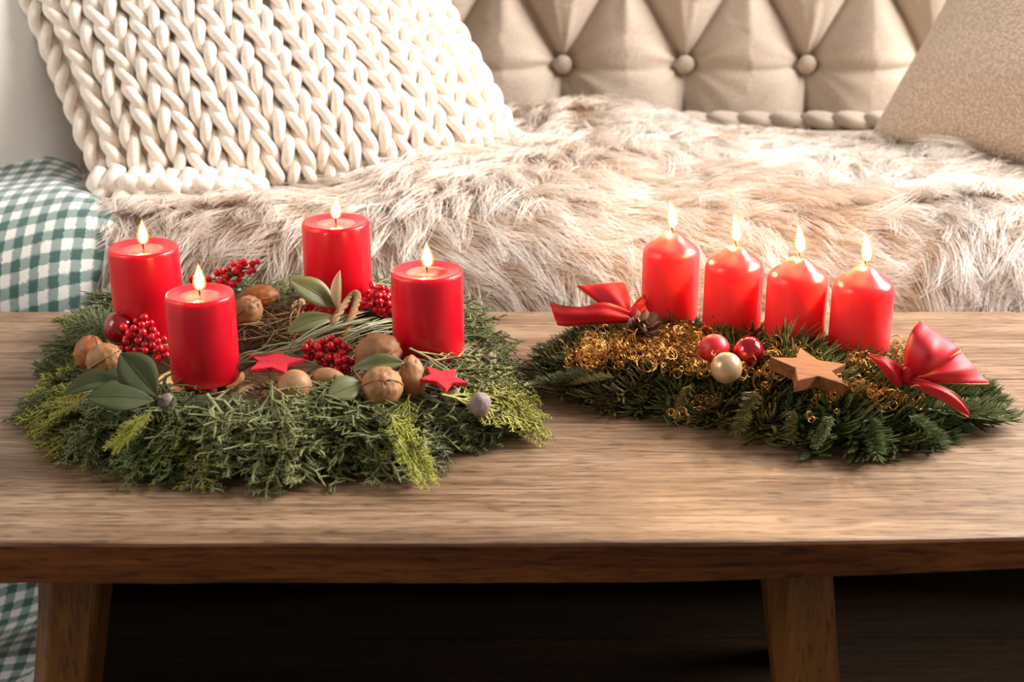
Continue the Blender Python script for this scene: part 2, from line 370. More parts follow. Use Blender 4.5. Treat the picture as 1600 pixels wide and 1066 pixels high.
def leg(tp, bp, flip=1):
    """splayed leg, five-sided so that it shows a narrow and a broad face"""
    w_ = 0.026; sec = [(-w_, -0.006), (-w_*0.42, -0.026), (w_*0.93, -0.026), (w_*1.05, -0.020), (w_*1.05, 0.026), (-w_, 0.026)]
    rows = [[(c[0]+sx_*s, c[1]+sy_*s, c[2]) for sx_, sy_ in sec] for c, s in ((bp, 0.80), (tp, 1.0))]
    mb = MB().grid(rows, close_v=True); n = len(sec); mb.f.append(tuple(range(n))[::-1]); mb.f.append(tuple(n+k for k in range(n)))
    bevel(mb.build('leg', M['leg'], table, smooth=False), 0.0015, 2)
yl = YF + 0.062; zt = T - 0.032
a1 = Q(127, 905, yl).x; b1 = Q(100, 1066, yl-0.02).x; z1 = Q(100, 1066, yl-0.02).z
def ext(xt, xb, zb): return xt + (xb-xt)*(zt-0.0)/(zt-zb)
leg((a1, yl, zt), (ext(a1, b1, z1), yl-0.055, 0.0))
a2 = Q(1234, 900, yl).x; b2 = Q(1258, 1066, yl-0.02).x
leg((a2, yl, zt), (ext(a2, b2, z1), yl-0.055, 0.0))
leg((a1*1.38, YB-0.07, zt), (-0.54, YB-0.04, 0.0)); leg((a2*1.38, YB-0.07, zt), (0.347, YB-0.04, 0.0))

# ================================================================== SOFA
SEAT = T + 0.055; YSB = 2.30; YSF = 1.60
sofa = thing('sofa', (0.1, 2.1, 0), 'beige linen sofa with deep button tufted backrest', 'sofa')
def rbox(name, a, b_, mat, r=0.03):
    o = MB().box(a, b_).build(name, mat, sofa, smooth=True); bevel(o, r, 4); return o
rbox('seat_cushion', (-1.45, YSF, SEAT-0.16), (1.65, YSB-0.03, SEAT), M['linen'], 0.05)
rbox('seat_base', (-1.45, YSF+0.07, 0.10), (1.65, YSB+0.2, SEAT-0.162), M['linen'], 0.02)
for x in (-1.35, 1.55):
    for y in (YSF+0.14, YSB+0.12):
        MB().tube([(x, y, 0), (x, y, 0.101)], [0.018, 0.028], 12).build('foot', M['leg'], sofa)
REC = math.tan(math.radians(9))
bz = Q(880, 103, YSB).z - SEAT
bx0 = Q(880, 103, YSB).x; DX = Q(1072, 103, YSB).x - bx0
row2 = 0.165
btn = [(bx0 + DX*k, bz) for k in range(-6, 6)] + [(bx0 + DX*(k+0.5), bz+row2) for k in range(-6, 6)] + [(bx0 + DX*k, bz+2*row2) for k in range(-6, 6)]
nx, ns = 620, 190
X = np.linspace(-1.0, 1.45, nx); S = np.linspace(-0.06, 0.56, ns)
gx, gs = np.meshgrid(X, S, indexing='ij')
def segd(ax, as_, bx_, bs_):
    dx, ds = bx_-ax, bs_-as_; t = np.clip(((gx-ax)*dx+(gs-as_)*ds)/(dx*dx+ds*ds), 0, 1)
    return np.hypot(gx-ax-t*dx, gs-as_-t*ds)
ds_ = np.full(gx.shape, 9.0); db = np.full(gx.shape, 9.0); dh = np.full(gx.shape, 9.0); ang = np.zeros(gx.shape)
for k in range(-6, 6):
    x0 = bx0 + DX*k
    for (p, q) in (((x0, bz), (x0-DX/2, bz+row2)), ((x0, bz), (x0+DX/2, bz+row2)), ((x0, bz), (x0+0.004*((k*7) % 3-1), bz-0.3)),
                   ((x0-DX/2, bz+row2), (x0, bz+2*row2)), ((x0+DX/2, bz+row2), (x0, bz+2*row2))):
        ds_ = np.minimum(ds_, segd(*p, *q))
    dh = np.minimum(dh, segd(x0, bz-0.002, x0+DX, bz-0.006))
for (x0, s0) in btn:
    d = np.hypot(gx-x0, gs-s0); near = d < db
    ang = np.where(near, np.arctan2(gs-s0, gx-x0), ang); db = np.minimum(db, d)
ds_ = 0.052*np.tanh(ds_/0.052)
disp = (0.030*(1-np.exp(-ds_/0.022)) + 0.020*(1-np.exp(-(ds_/0.05)**2))) * (1-0.5*np.exp(-(db/0.05)**2)) - 0.022*np.exp(-(db/0.026)**2)
disp -= 0.010*np.exp(-ds_/0.006)
disp -= 0.011*np.exp(-(dh/0.008)**1.2)*(0.25+0.75*np.exp(-db/0.05))
wr_ = np.sin(ang*7+0.8*np.sin(gx*31))*0.0045*np.exp(-db/0.055)*(1-np.exp(-(db/0.016)**2)) + np.sin(ang*13+1.0+gx*9)*0.0022*np.exp(-db/0.075)
# gathered pleats that run upwards from each button of the lower row
for k in range(-6, 6):
    x0 = bx0 + DX*k
    for j, sl in enumerate((-0.16, 0.10)):
        tt = gs-bz
        line = np.abs(gx - (x0 + (sl + 0.05*math.sin(k*2.3+j))*tt))
        disp += np.where(tt > 0, 0.007*np.exp(-(line/0.006)**2)*np.exp(-tt/0.10), 0)
disp += wr_
disp *= np.clip((gs+0.06)/0.05, 0.2, 1)
yy = YSB + gs*REC - disp; zz = SEAT + gs
front = np.stack([gx, yy, zz], -1)
mb = MB(); g = [[tuple(p) for p in row] for row in front]
mb.grid(g)
bk = len(mb.v)
o = mb.mesh('backrest', M['linen'], True, Matrix.Translation(-sofa.location))
o.flip_normals(); link('backrest', o, sofa)
# frame of the back behind the padding
o = MB().add([(-1.45, YSB+0.02, 0.2), (1.65, YSB+0.02, 0.2), (1.65, YSB+0.22, 0.2), (-1.45, YSB+0.22, 0.2), (-1.45, YSB+0.02+0.56*REC, SEAT+0.57), (1.65, YSB+0.02+0.56*REC, SEAT+0.57), (1.65, YSB+0.22+0.56*REC, SEAT+0.57), (-1.45, YSB+0.22+0.56*REC, SEAT+0.57)],
             [(0,3,2,1),(4,5,6,7),(0,1,5,4),(1,2,6,5),(2,3,7,6),(3,0,4,7)]).build('back_frame', M['linen'], sofa, smooth=False)
bm_ = MB().ball((0, 0, 0), (0.0150, 0.008, 0.0150), 20, 12).mesh('button', M['linen'])
for (x0, s0) in btn:
    if -0.35 < x0 < 1.1 and s0 < bz+row2*1.5:
        link('button', bm_, sofa, (x0, YSB+s0*REC+0.001, SEAT+s0))
# braided welt along the foot of the backrest
def strandf(d): return 1.0 + 0.05*math.cos(9*math.atan2(d.z, d.y))
wm = MB().ball((0, 0, 0), (0.046, 0.020, 0.015), 18, 12, strandf).mesh('welt_strand', M['linen'])
k = 0; x = -0.3
while x < 1.35:
    o = link('welt_strand', wm, sofa, (x, YSB-0.055, SEAT+0.009)); o.rotation_euler = (0.1*rng.uniform(-1, 1), 0.24, 0.34); x += 0.050

# ================================================================== PILLOWS
def pillow_fn(C, ex, ey, w_, h_, th, dent=0.06, pw=0.42):
    ex = Vector(ex).normalized(); ey = Vector(ey); ey = (ey - ex*ey.dot(ex)).normalized(); n = ex.cross(ey)
    if n.y > 0: n = -n
    C = Vector(C)
    def f(u, v, side=1.0, off=0.0):
        uu = u*(1-dent*(1-v*v)); vv = v*(1-dent*(1-u*u))
        t = th*max(0.0, (1-u*u)*(1-v*v))**pw
        return C + ex*(uu*w_/2) + ey*(vv*h_/2) + n*(side*t+off)
    return f, ex, ey, n
def pillow_mesh(f, nu=44, wob=0.0):
    mb = MB()
    for side in (1, -1):
        g = []
        for i in range(nu+1):
            u = -math.cos(PI*i/nu); row = []
            for j in range(nu+1):
                v = -math.cos(PI*j/nu)
                p = f(u, v, side, wob*noise.noise(Vector((u*2.3, v*2.3, side*3))) if wob and abs(u) < .98 and abs(v) < .98 else 0); row.append(p)
            g.append(row)
        mb.grid(g if side == 1 else g[::-1])
    return mb
# white plush pillow at the left edge
f, ex, ey, n = pillow_fn(Q(-112, 50, 1.88), (1.0, 0.0, 0.0), (-0.20, 0.36, 0.90), 0.40, 0.46, 0.125, 0.02, 0.5)
wp = thing('plush_pillow', f(0, -1), 'plain white plush pillow at the far left of the sofa', 'pillow')
pillow_mesh(f, wob=0.006).build('cover', M['white_plush'], wp)
MB().tube([f(u, -1) for u in np.linspace(-1, 1, 30)], 0.0025, 6).build('seam', M['white_plush'], wp)
# boucle pillow at the right edge
c0 = Q(1357, 224, 2.02); ex_ = Vector((0.66, -0.75, -0.03)).normalized(); nh = Vector((-0.75, -0.66, 0)); ey_ = Vector((0.47, 0.40, 0.76)).normalized()
f, ex, ey, n = pillow_fn(c0 + ex_*0.25 + ey_*0.25, ex_, ey_, 0.50, 0.50, 0.085)
bp_ = thing('boucle_pillow', f(0, -1), 'beige boucle pillow leaning at the right end of the sofa', 'pillow')
pillow_mesh(f, wob=0.005).build('cover', M['boucle'], bp_)
MB().tube([f(-1, v) for v in np.linspace(-1, 1, 30)], 0.002, 6).build('seam', M['boucle'], bp_)
# chunky knit pillow
BL = Vector((-0.520, 1.715, T+0.090)); exk = Vector((0.52, 0.20, -0.004)).normalized(); nhk = Vector((0.412, -0.911, 0)).normalized()
eyk = (-nhk*0.60 + Vector((0, 0, 0.78)) - exk*0.24).normalized(); 
WK, HK = 0.575, 0.58
def knit_fn():
    n_ = exk.cross(eyk).normalized()
    if n_.y > 0: n_ = -n_
    C = BL + exk*WK/2 + eyk*HK/2
    def f(u, v, side=1.0, off=0.0):
        uu = u*(1-0.03*(1-v*v)); vv = v*(1+(0.17 if v < 0 else 0.0)*(1-abs(u+0.1)**2.4)*v*v) if abs(u) <= 1.2 else v
        t = 0.105*max(0.0, (1-u*u)*(1-v**4))**0.5
        return C + exk*(uu*WK/2) + eyk*(vv*HK/2) + n_*(side*t+off)
    return f, exk, eyk, n_
f, ex, ey, n = knit_fn()
kp = thing('knit_pillow', f(0, -1), 'large cream chunky knit pillow with thick rope-like stitches', 'pillow')
pillow_mesh(lambda u, v, s, o_=0: f(u*0.97, v*0.97, s*(1.0 if s > 0 else 0.45), -0.010 if s > 0 else 0)).build('cushion', M['wool'], kp)
def stitch(mb, p, d, nn, ln, rad, twist):
    d = d.normalized(); nn = (nn - d*nn.dot(d)).normalized(); x_ = d.cross(nn); seg, rg = 12, 10; rows = []
    for i in range(rg+1):
        t = i/rg; r_ = rad*max(0.03, math.sin(PI*min(max(t, 0.0), 1)))**0.6
        bow = (0.55*rad)*math.sin(PI*t); sw = -twist*0.30*rad*math.sin(2*PI*t)
        row = []
        for k in range(seg):
            a = 2*PI*k/seg
            rr = r_*(1+0.06*math.cos(6*a + twist*5*t))
            row.append(p + d*(ln*(t-0.5)) + nn*(bow + rr*math.sin(a)*0.9) + x_*(sw + rr*math.cos(a)))
        rows.append(row)
    mb.grid(rows, close_v=True)
NC = 26; NV = 150
for i in range(NC):
    u = -0.985 + 1.97*(i+0.5)/NC; mb = MB(); s = 1 if i % 2 else -1
    R_ = WK*1.97/2/NC*0.5; ph = rng.uniform(0, 6.28); wa = rng.uniform(0, 6); pit = rng.uniform(0.058, 0.068); top = rng.uniform(0.96, 1.0); bot = rng.uniform(0.985, 1.0)
    P0 = []; FR = []
    for j in range(NV+1):
        v = -bot + (bot+top)*j/NV; uw = max(-0.999, min(0.999, u + 0.008*math.sin(v*6+wa)))
        P0.append(f(uw, max(-0.9995, min(0.9995, v))))
    for j in range(NV+1):
        v = max(-0.985, min(0.985, -bot + (bot+top)*j/NV))
        du = (f(min(u+0.03, 1), v)-f(max(u-0.03, -1), v)).normalized(); dv = (P0[min(j+1, NV)]-P0[max(j-1, 0)]).normalized(); nn = du.cross(dv).normalized()
        if nn.dot(n) < 0: nn = -nn
        FR.append((du, dv, nn))
    for st in range(2):
        L_ = 0.0; rows = []
        for j in range(NV+1):
            if j: L_ += (P0[j]-P0[j-1]).length
            du, dv, nn = FR[j]
            a = s*(2*PI*L_/pit) + ph + st*PI + 0.35*math.sin(L_*40+wa+st)
            endf = min(1.0, 0.25 + min(j, NV-j)/4.0)
            c = P0[j] + (du*math.cos(a)*0.46 + nn*math.sin(a)*0.62)*R_*endf + nn*0.0015
            r_ = R_*(0.66 + 0.05*math.sin(L_*60+st*2+wa))*endf
            tg = (dv + (-du*math.sin(a)*0.46 + nn*math.cos(a)*0.62)*(R_*2*PI/pit*s)).normalized()
            x_ = (du - tg*du.dot(tg)).normalized(); y_ = tg.cross(x_)
            rows.append([c + (x_*math.cos(2*PI*k/12) + y_*math.sin(2*PI*k/12))*r_*(1+0.045*math.cos(6*2*PI*k/12 + s*L_*120)) for k in range(12)])
        mb.grid(rows, close_v=True)
        o_ = len(mb.v); mb.f.append(tuple(range(o_-12, o_))); mb.f.append(tuple(range(o_-12*(NV+1)+11, o_-12*(NV+1)-1, -1)))
    mb.build('stitch_column', M['wool'], kp)
# gathered border of loops along the lower left corner
for i in range(9):
    u = -0.99 + 0.07*i
    mb = MB(); p = f(max(u, -1), -0.97)
    for (a, b_, c_, s) in ((0.0, 0.020, -0.004, 1), (0.012, 0.026, -0.020, -1), (-0.004, 0.016, -0.034, 1)):
        stitch(mb, p + ex*a + n*b_ + ey*c_*0.8 + rv(0.003), ey + ex*0.35*s, n, 0.040, 0.0125, s)
    mb.build('border_loop', M['wool'], kp)

# ================================================================== FUR THROW
def drape(s):
    """profile of the draped seat: s metres forward from the back; returns (y, z, ny, nz)"""
    y_flat = YSF + 0.07; r_ = 0.10; top = SEAT + 0.006
    s_flat = (YSB-0.07) - y_flat
    if s < s_flat: return (YSB-0.07-s, top, 0.0, 1.0)
    a = (s-s_flat)/r_
    if a < PI/2: return (y_flat - r_*math.sin(a), top - r_*(1-math.cos(a)), -math.sin(a), math.cos(a))
    return (y_flat - r_, top - r_ - (s-s_flat-r_*PI/2), -1.0, 0.0)
S_FLAT = (YSB-0.07)-(YSF+0.07)
def lump(x, s):
    h = 0.022*noise.noise(Vector((x*3.1, s*3.7, 0.3))) + 0.016*noise.noise(Vector((x*7, s*7, 4.3)))
    h += 0.030*math.exp(-((x+0.10)/0.10)**2 - ((s-0.30)/0.10)**2) + 0.022*math.exp(-((x-0.13)/0.10)**2 - ((s-0.12)/0.09)**2)
    return max(0.0, h + 0.014)
def fpt(x, s, off=0.0):
    y, z, ny, nz = drape(s); h = lump(x, s)*(1 if s < S_FLAT else max(0.15, 1-(s-S_FLAT)*6)) + off
    return Vector((x, y+ny*h, z+nz*h))
def s_min(x):
    # rear border of the pelt as the photo shows it
    if x < 0.30: return 0.02
    if x < 0.55: return 0.02 + (x-0.30)/0.25*0.20
    return 0.22 + (x-0.55)*1.1
def x_left(s):
    return -0.56 if s < 0.9 else -0.56
throw = thing('fur_throw', (0.3, 1.9, SEAT), 'long haired cream and beige fur throw spread over the sofa seat', 'throw')
SM = 0.90
g = []
for i in range(71):
    x = -0.60 + 1.95*i/70; row = []
    for j in range(46):
        s0 = s_min(x); row.append(fpt(x, s0 + (SM-s0)*j/45, 0.002))
    g.append(row)
MB().grid(g[::-1]).build('pelt', M['pelt'], throw)
def bl_edge(s):
    if s < 0.62: return -0.475 - (0.62-s)*0.42 + 0.02*math.exp(-((s-0.6)/0.06)**2)
    return -0.475 - max(0, s-0.85)*0.20
def make_fur(nlock, per, K=6):
    pos = []; rad = []; tint = []
    made = 0
    while made < nlock:
        x = rng.uniform(-0.58, 1.05); s0 = s_min(x); s = rng.uniform(s0, 0.87)
        if x < bl_edge(s) - 0.008 and s > 0.33: continue
        made += 1
        base = fpt(x, s); e = 0.004
        tx = (fpt(x+e, s)-fpt(x-e, s)).normalized(); ts = (fpt(x, s+e)-fpt(x, max(0, s-e))).normalized(); nn = ts.cross(tx)
        if nn.z < 0 and nn.y > 0: nn = -nn
        if nn.z < -0.01: nn = -nn
        a = 1.9*noise.noise(Vector((x*2.3+5, s*2.6, 1.7))) + 0.9*noise.noise(Vector((x*6, s*6, 8.1))) + rng.gauss(0, 0.22)
        a += 0.55*(1 if x < 0.1 else -0.2) if s < S_FLAT else 0.2
        dr = ts*math.cos(a) - tx*math.sin(a)
        lift = rng.uniform(0.34, 0.66) * (1.0 if s < S_FLAT else 0.55)
        Ln = rng.uniform(0.050, 0.085)
        curl = rng.gauss(0, 0.30); side = dr.cross(nn)
        tb = 0.22 + 0.95*noise.noise(Vector((x*4.2, s*5.5, 3.3))) + rng.gauss(0, 0.10)
        tb = min(1, max(0, tb))
        ro = nrg.normal(0, 0.0105, (per, 2)); to = nrg.normal(0, 0.0036, (per, 3)); lv = nrg.uniform(0.72, 1.08, per)
        tt = np.linspace(0, 1, K)
        B = np.array(base); TX = np.array(tx); TS = np.array(ts); NN = np.array(nn); DR = np.array(dr); SD = np.array(side)
        roots = B + ro[:, :1]*TX + ro[:, 1:]*TS
        for m_ in range(per):
            l_ = Ln*lv[m_]
            conv = (B - roots[m_])*0.72 + to[m_]
            p = roots[m_] + np.outer(tt*l_, DR) + np.outer(l_*(lift*tt*1.5 - lift*1.15*tt**2), NN) + np.outer(l_*curl*tt**2, SD) + np.outer(tt**1.4, conv)
            pos.append(p)
        rr = np.linspace(1, 0.25, K)*0.00046
        rad.append(np.tile(rr, per)); tint.append(np.full(per, tb))
    return np.concatenate(pos), np.concatenate(rad), np.concatenate(tint), K
pos, rad, tint, K = make_fur(5600, 22)
hc = bpy.data.hair_curves.new('fur')
ncv = len(tint); hc.add_curves([K]*ncv)
pos = pos - np.array(throw.location)
hc.points.foreach_set('position', pos.astype(np.float32).ravel())
at = hc.attributes.get('radius') or hc.attributes.new('radius', 'FLOAT', 'POINT'); at.data.foreach_set('value', rad.astype(np.float32))
at = hc.attributes.new('tint', 'FLOAT', 'CURVE'); at.data.foreach_set('value', tint.astype(np.float32))
hc.materials.append(M['fur'])
fo = link('fur', hc, throw); fo['kind'] = 'stuff'

# ================================================================== CHECKED BLANKET
bl = thing('checked_blanket', (-0.8, 1.6, SEAT), 'green and white checked woven blanket hanging over the sofa front', 'blanket')
g = []; uvs = []
for i in range(50):
    row = []
    for j in range(110):
        s = 0.30 + 1.46*j/109
        xr = -0.475
        if s < 0.62: xr = -0.475 - (0.62-s)*0.42 + 0.02*math.exp(-((s-0.6)/0.06)**2)
        if s > 0.85: xr = -0.475 - (s-0.85)*0.20
        x = -1.12 + (xr+1.12)*i/49
        lo = 0.030 + 0.022*math.exp(-((s-0.40)/0.09)**2) + 0.012*noise.noise(Vector((x*5, s*4, 2))) + 0.010*math.sin(x*22+s*3)*min(1, max(0, s-0.6)*3)
        edge = min(1.0, (xr-x)/0.05); lo *= 0.25+0.75*math.sqrt(max(0, edge))
        y, z, ny, nz = drape(s)
        over = max(0.0, 0.05 - z)
        z_ = z+nz*lo
        if over > 0: y -= over*0.97; z_ = 0.012 + 0.045*math.exp(-over/0.05) + 0.010*math.sin(x*25+over*30)*min(1, over*8)
        p = Vector((x, y+ny*lo, max(0.012, z_)))
        row.append(p)
    g.append(row)
mb = MB().grid(g[::-1]); o = mb.build('cloth', M['check'], bl)
ul = o.data.uv_layers.new(name='UVMap')
nv = 110
for lp in o.data.loops:
    i = 49 - lp.vertex_index // nv; j = lp.vertex_index % nv
    p = g[i][j]; ul.data[lp.index].uv = (p.x/0.0215, j*1.46/109/0.0215 + p.x*9)
md = o.modifiers.new('thick', 'SOLIDIFY'); md.thickness = 0.005; md.offset = 1
# rolled hem along the right border
MB().tube([p + Vector((0.001, -0.001, 0.001)) for p in g[49]], 0.0045, 8).build('hem', M['check'], bl)

# ================================================================== CANDLES
def candle(px, py, h, r, H, wx, dome, lean, label, mat):
    """candle with its foot at the pixel (foot axis) on a plane h above the table"""
    b = P(px, py, h); t = thing('pillar_candle', b, label, 'candle', 'dome topped candles in a row' if dome else 'flat topped candles on the wreath')
    if dome:
        prof = [(0, 0), (r*0.97, 0), (r, 0.0015), (r*1.0, H*0.5), (r*1.0, H-0.006), (r*0.985, H-0.003), (r*0.95, H+0.0002), (r*0.87, H+0.0032), (r*0.75, H+0.0058), (r*0.60, H+0.0085), (r*0.46, H+0.0118), (r*0.35, H+0.0148), (r*0.26, H+0.0168), (r*0.17, H+0.0175), (r*0.10, H+0.0168), (0.0001, H+0.0164)]
        wz = H+0.0165
    else:
        prof = [(0, 0), (r*0.97, 0), (r, 0.002), (r*1.0, H*0.5), (r*0.99, H-0.004), (r*0.975, H-0.0015), (r*0.94, H-0.0002), (r*0.88, H-0.0004), (r*0.70, H-0.0018), (r*0.45, H-0.0034), (r*0.2, H-0.0042), (0.0001, H-0.0044)]
        wz = H-0.003
    # finer vertical steps so that the wax scatters evenly
    MB().lathe(prof, 56).build('wax_body', M[wx], t, world=False)
    if dome: MB().lathe([(r*0.24, wz+0.0004), (r*0.2, wz+0.0009), (r*0.1, wz+0.0007), (0.0001, wz+0.0007)], 24).build('melt_pool', M['melt'], t, world=False)
    else: MB().lathe([(r*0.58, H-0.0028), (r*0.52, H-0.0025), (r*0.3, H-0.0028), (0.0001, H-0.0029)], 40).build('melt_pool', M['melt'], t, world=False)
    l = Vector(lean)
    wl = 0.010
    MB().tube([(0, 0, wz-0.001), (l.x*0.2, 0, wz+wl*0.5), (l.x*0.6+0.0006, 0, wz+wl)], [0.0009, 0.0009, 0.0007], 8).build('wick', M['wick'], t, world=False)
    fh = 0.0275 if dome else 0.0225
    def fl(k, hk, z0):
        rows = []
        for i in range(15):
            s = i/14; rr = 0.0045*k*(math.sin(PI*s**0.62)**0.9)*(1-0.35*s) + 0.00005
            c = Vector((l.x*s*s*1.4 + 0.0006, 0, z0 + fh*hk*s))
            rows.append([(c.x+rr*math.cos(2*PI*q/16), c.y+rr*math.sin(2*PI*q/16), c.z) for q in range(16)])
        return MB().grid(rows, close_v=True)
    fo_ = fl(1.0, 1.0, wz+0.0055).build('flame', M['flame'], t, world=False)
    ma = fl(1.45, 1.13, wz+0.0045).build('flame_mantle', M['mantle'], fo_, world=False); 
    ld = bpy.data.lights.new('candle_light', 'POINT'); ld.energy = 1.6 if not dome else 2.5; ld.color = (1.0, 0.56, 0.22); ld.shadow_soft_size = 0.005
    lo_ = bpy.data.objects.new('candle_light', ld); COL.objects.link(lo_); lo_.parent = t; lo_.location = (l.x*0.4, 0, wz+0.012)
    fo_.visible_shadow = True
    return t, b
HL = 0.047
CL = [(236, 520, 0.0332, 0.0870, 0.0004, 'tall red candle at the far left, a shiny red ball at its foot'),
      (322, 590, 0.0302, 0.0795, 0.0002, 'red candle at the front left of the wreath in front of berries'),
      (530, 474, 0.0345, 0.0875, 0.0014, 'rearmost red candle of the wreath, behind the grey green leaves'),
      (670, 555, 0.0330, 0.0830, -0.0004, 'red candle at the right of the wreath on a silver plate')]
candles = []
for px, py, r, H, lx, lab in CL:
    candles.append(candle(px, py, HL, r, H, 'wax', False, (lx, 0, 0), lab, None))
HR = 0.040
CR = [(1045, 494, 0.0285, 0.0705, 'dome topped red candle nearest the pine cone, first of the row'),
      (1142, 518, 0.0284, 0.0700, 'dome topped red candle behind the three small baubles'),
      (1239, 538, 0.0285, 0.0695, 'dome topped red candle directly behind the wooden star'),
      (1340, 553, 0.0284, 0.0690, 'dome topped red candle beside the large red bow, last of the row')]
for px, py, r, H, lab in CR:
    candles.append(candle(px, py, HR, r, H, 'wax2', True, (-0.0028, 0, 0), lab, None))
def plate(b, r, mat, label, hgt=0.006):
    t = thing('candle_plate', b - Vector((0, 0, hgt)), label, 'candle plate', 'metal plates under the wreath candles')
    MB().lathe([(0.0001, 0), (r*0.85, 0), (r, hgt*0.8), (r*1.01, hgt), (r*0.98, hgt), (r*0.84, 0.0012), (0.0001, 0.0012)], 48).build('dish', mat, t, world=False)
    MB().tube([(0, 0, 0), (0, 0, -0.028)], [0.0022, 0.0008], 8).build('spike', mat, t, world=False)
for i, (mat, dx, lab) in enumerate(((M['gold'], -0.004, 'pale gold dish under the far left candle'), (M['gold'], -0.005, 'gold dish under the front left candle'), (M['gold'], -0.010, 'pale gold dish under the rearmost candle'), (M['silver'], 0.006, 'silver dish under the right candle of the wreath'))):
    plate(candles[i][1] + Vector((dx, 0, -0.0015)), 0.0385, mat, lab)

# ================================================================== GREENERY: sprig meshes (unit length along +Y, up +Z)
def arc(y, droop): return -droop*y*y
def m_fir(seed, n=120, nl=0.18, droop=0.12, bush=1.0, mat='fir', tipw=1.0):
    r_ = random.Random(seed); mb = MB(); bend = r_.uniform(-0.15, 0.15)
    def c(t): return Vector((bend*t*t, t*0.92, arc(t, droop)))
    mb.tube([c(i/5) for i in range(6)], [0.020, 0.018, 0.016, 0.014, 0.012, 0.008], 5)
    for i in range(n):
        t = r_.uniform(0.03, 1.0); p = c(t); d = (c(min(1, t+0.05))-c(t-0.05)).normalized()
        a = r_.uniform(-0.35, PI+0.35)           # mostly the upper half and the sides
        side = Vector((math.cos(a), 0, math.sin(a)*bush))
        fw = r_.uniform(0.45, 0.9) + (0.7 if t > 0.9 else 0)
        nd = (side + d*fw).normalized(); l = nl*r_.uniform(0.75, 1.1)*(1-0.25*t*tipw)
        wd = 0.0135; x_ = nd.cross(Vector((0, 0, 1))); x_ = x_.normalized() if x_.length > 1e-3 else Vector((1, 0, 0)); z_ = x_.cross(nd)
        up = Vector((0, 0, 0.10*l/0.24))
        rows = []
        for s, ww in ((0, 0.8), (0.55, 1.0), (1.0, 0.35)):
            q = p + nd*(l*s) + up*(s*s)
            rows.append([q + x_*wd*ww, q + z_*wd*0.6*ww, q - x_*wd*ww])
        mb.grid(rows, close_v=True)
    return mb.mesh('fir_sprig', M[mat])
def m_branchy(seed, name, mat, n1=9, n2=6, flat=0.15, wr=0.012, droop=0.25, scale_leaf=True, curl=0.2, spread=1.0):
    r_ = random.Random(seed); mb = MB(); bend = r_.uniform(-0.25, 0.25)
    def c(t): return Vector((bend*t*t, t*0.9, arc(t, droop)))
    mb.tube([c(i/4) for i in range(5)], [wr*1.5, wr*1.4, wr*1.2, wr, wr*0.7], 4)
    for i in range(n1):
        t = 0.08 + 0.88*i/(n1-1); p = c(t); s = 1 if i % 2 else -1
        l1 = (0.44*(1-0.55*t)+0.06)*r_.uniform(0.8, 1.2)
        d1 = Vector((s*spread*r_.uniform(0.7, 1.0), r_.uniform(0.7, 1.1), r_.uniform(-flat, flat*1.3))).normalized()
        k1 = Vector((-s*curl, 0.2, r_.uniform(-curl, curl)))*l1
        b1 = [p + d1*l1*q + k1*q*q for q in (0, 0.35, 0.7, 1.0)]
        mb.tube(b1, [wr, wr, wr*0.9, wr*0.6], 4)
        for j in range(n2):
            q = 0.15 + 0.8*j/max(1, n2-1); pp = p + d1*l1*q + k1*q*q; s2 = 1 if j % 2 else -1
            l2 = l1*(0.60*(1-0.5*q))*r_.uniform(0.7, 1.25)
            perp = d1.cross(Vector((0, 0, 1))).normalized()
            d2 = (d1*r_.uniform(0.7, 1.0) + perp*s2*r_.uniform(0.5, 0.9) + Vector((0, 0, r_.uniform(-flat, flat)*1.5))).normalized()
            e = pp + d2*l2 + Vector((0, 0, r_.uniform(-0.03, 0.02)))
            m2 = pp + d2*l2*0.55 + rv_(r_, 0.012)
            mb.tube([pp, m2, e], [wr*0.9, wr*0.95, wr*0.5], 3)
            if scale_leaf:
                for q2 in (0.45, 0.8):
                    for s3 in (-1, 1):
                        o_ = pp + (e-pp)*q2; t_ = o_ + (d2*0.6 + d2.cross(Vector((0, 0, 1)))*s3*0.8)*0.045
                        mb.tube([o_, t_], [wr*0.8, wr*0.35], 3)
    return mb.mesh(name, M[mat])
def rv_(r_, a): return Vector((r_.uniform(-a, a), r_.uniform(-a, a), r_.uniform(-a, a)))
V_FIR = [m_fir(i, n=150, nl=0.22, droop=d, bush=b) for i, (d, b) in enumerate(((0.10, 0.8), (0.16, 1.0), (0.05, 0.9), (0.2, 0.7)))]
V_FIRO = [m_fir(20+i, n=140, droop=d, bush=b, mat='fir_olive', nl=0.24) for i, (d, b) in enumerate(((0.10, 0.8), (0.16, 1.0), (0.05, 0.9)))]
V_FIRB = [m_fir(40+i, n=250, nl=0.23, droop=d, bush=1.0, tipw=0.3) for i, d in enumerate((0.12, 0.2, 0.05))]
V_JUN = [m_branchy(60+i, 'juniper_sprig', 'juniper', 11, 7, 0.42, 0.0105, d, True, 0.3) for i, d in enumerate((0.25, 0.35, 0.15, 0.45))]
V_LAW = [m_branchy(80+i, 'cypress_sprig', 'lawson', 13, 8, 0.15, 0.0105, d, True, 0.15) for i, d in enumerate((0.2, 0.3, 0.4))]
V_THU = [m_branchy(100+i, 'thuja_sprig', 'thuja', 13, 8, 0.10, 0.0125, d, True, 0.12, 0.8) for i, d in enumerate((0.15, 0.25, 0.35))]
V_JUN2 = [m_branchy(140+i, 'juniper_sprig', 'juniper', 9, 6, 0.5, 0.0135, d, False, 0.55) for i, d in enumerate((0.25, 0.4, 0.1))]
MESHV = {}
for vlist in (V_FIR, V_FIRO, V_FIRB, V_JUN, V_JUN2, V_LAW, V_THU):
    for me in vlist:
        a = np.empty(len(me.vertices)*3); me.vertices.foreach_get('co', a); MESHV[me.name] = a.reshape(-1, 3)
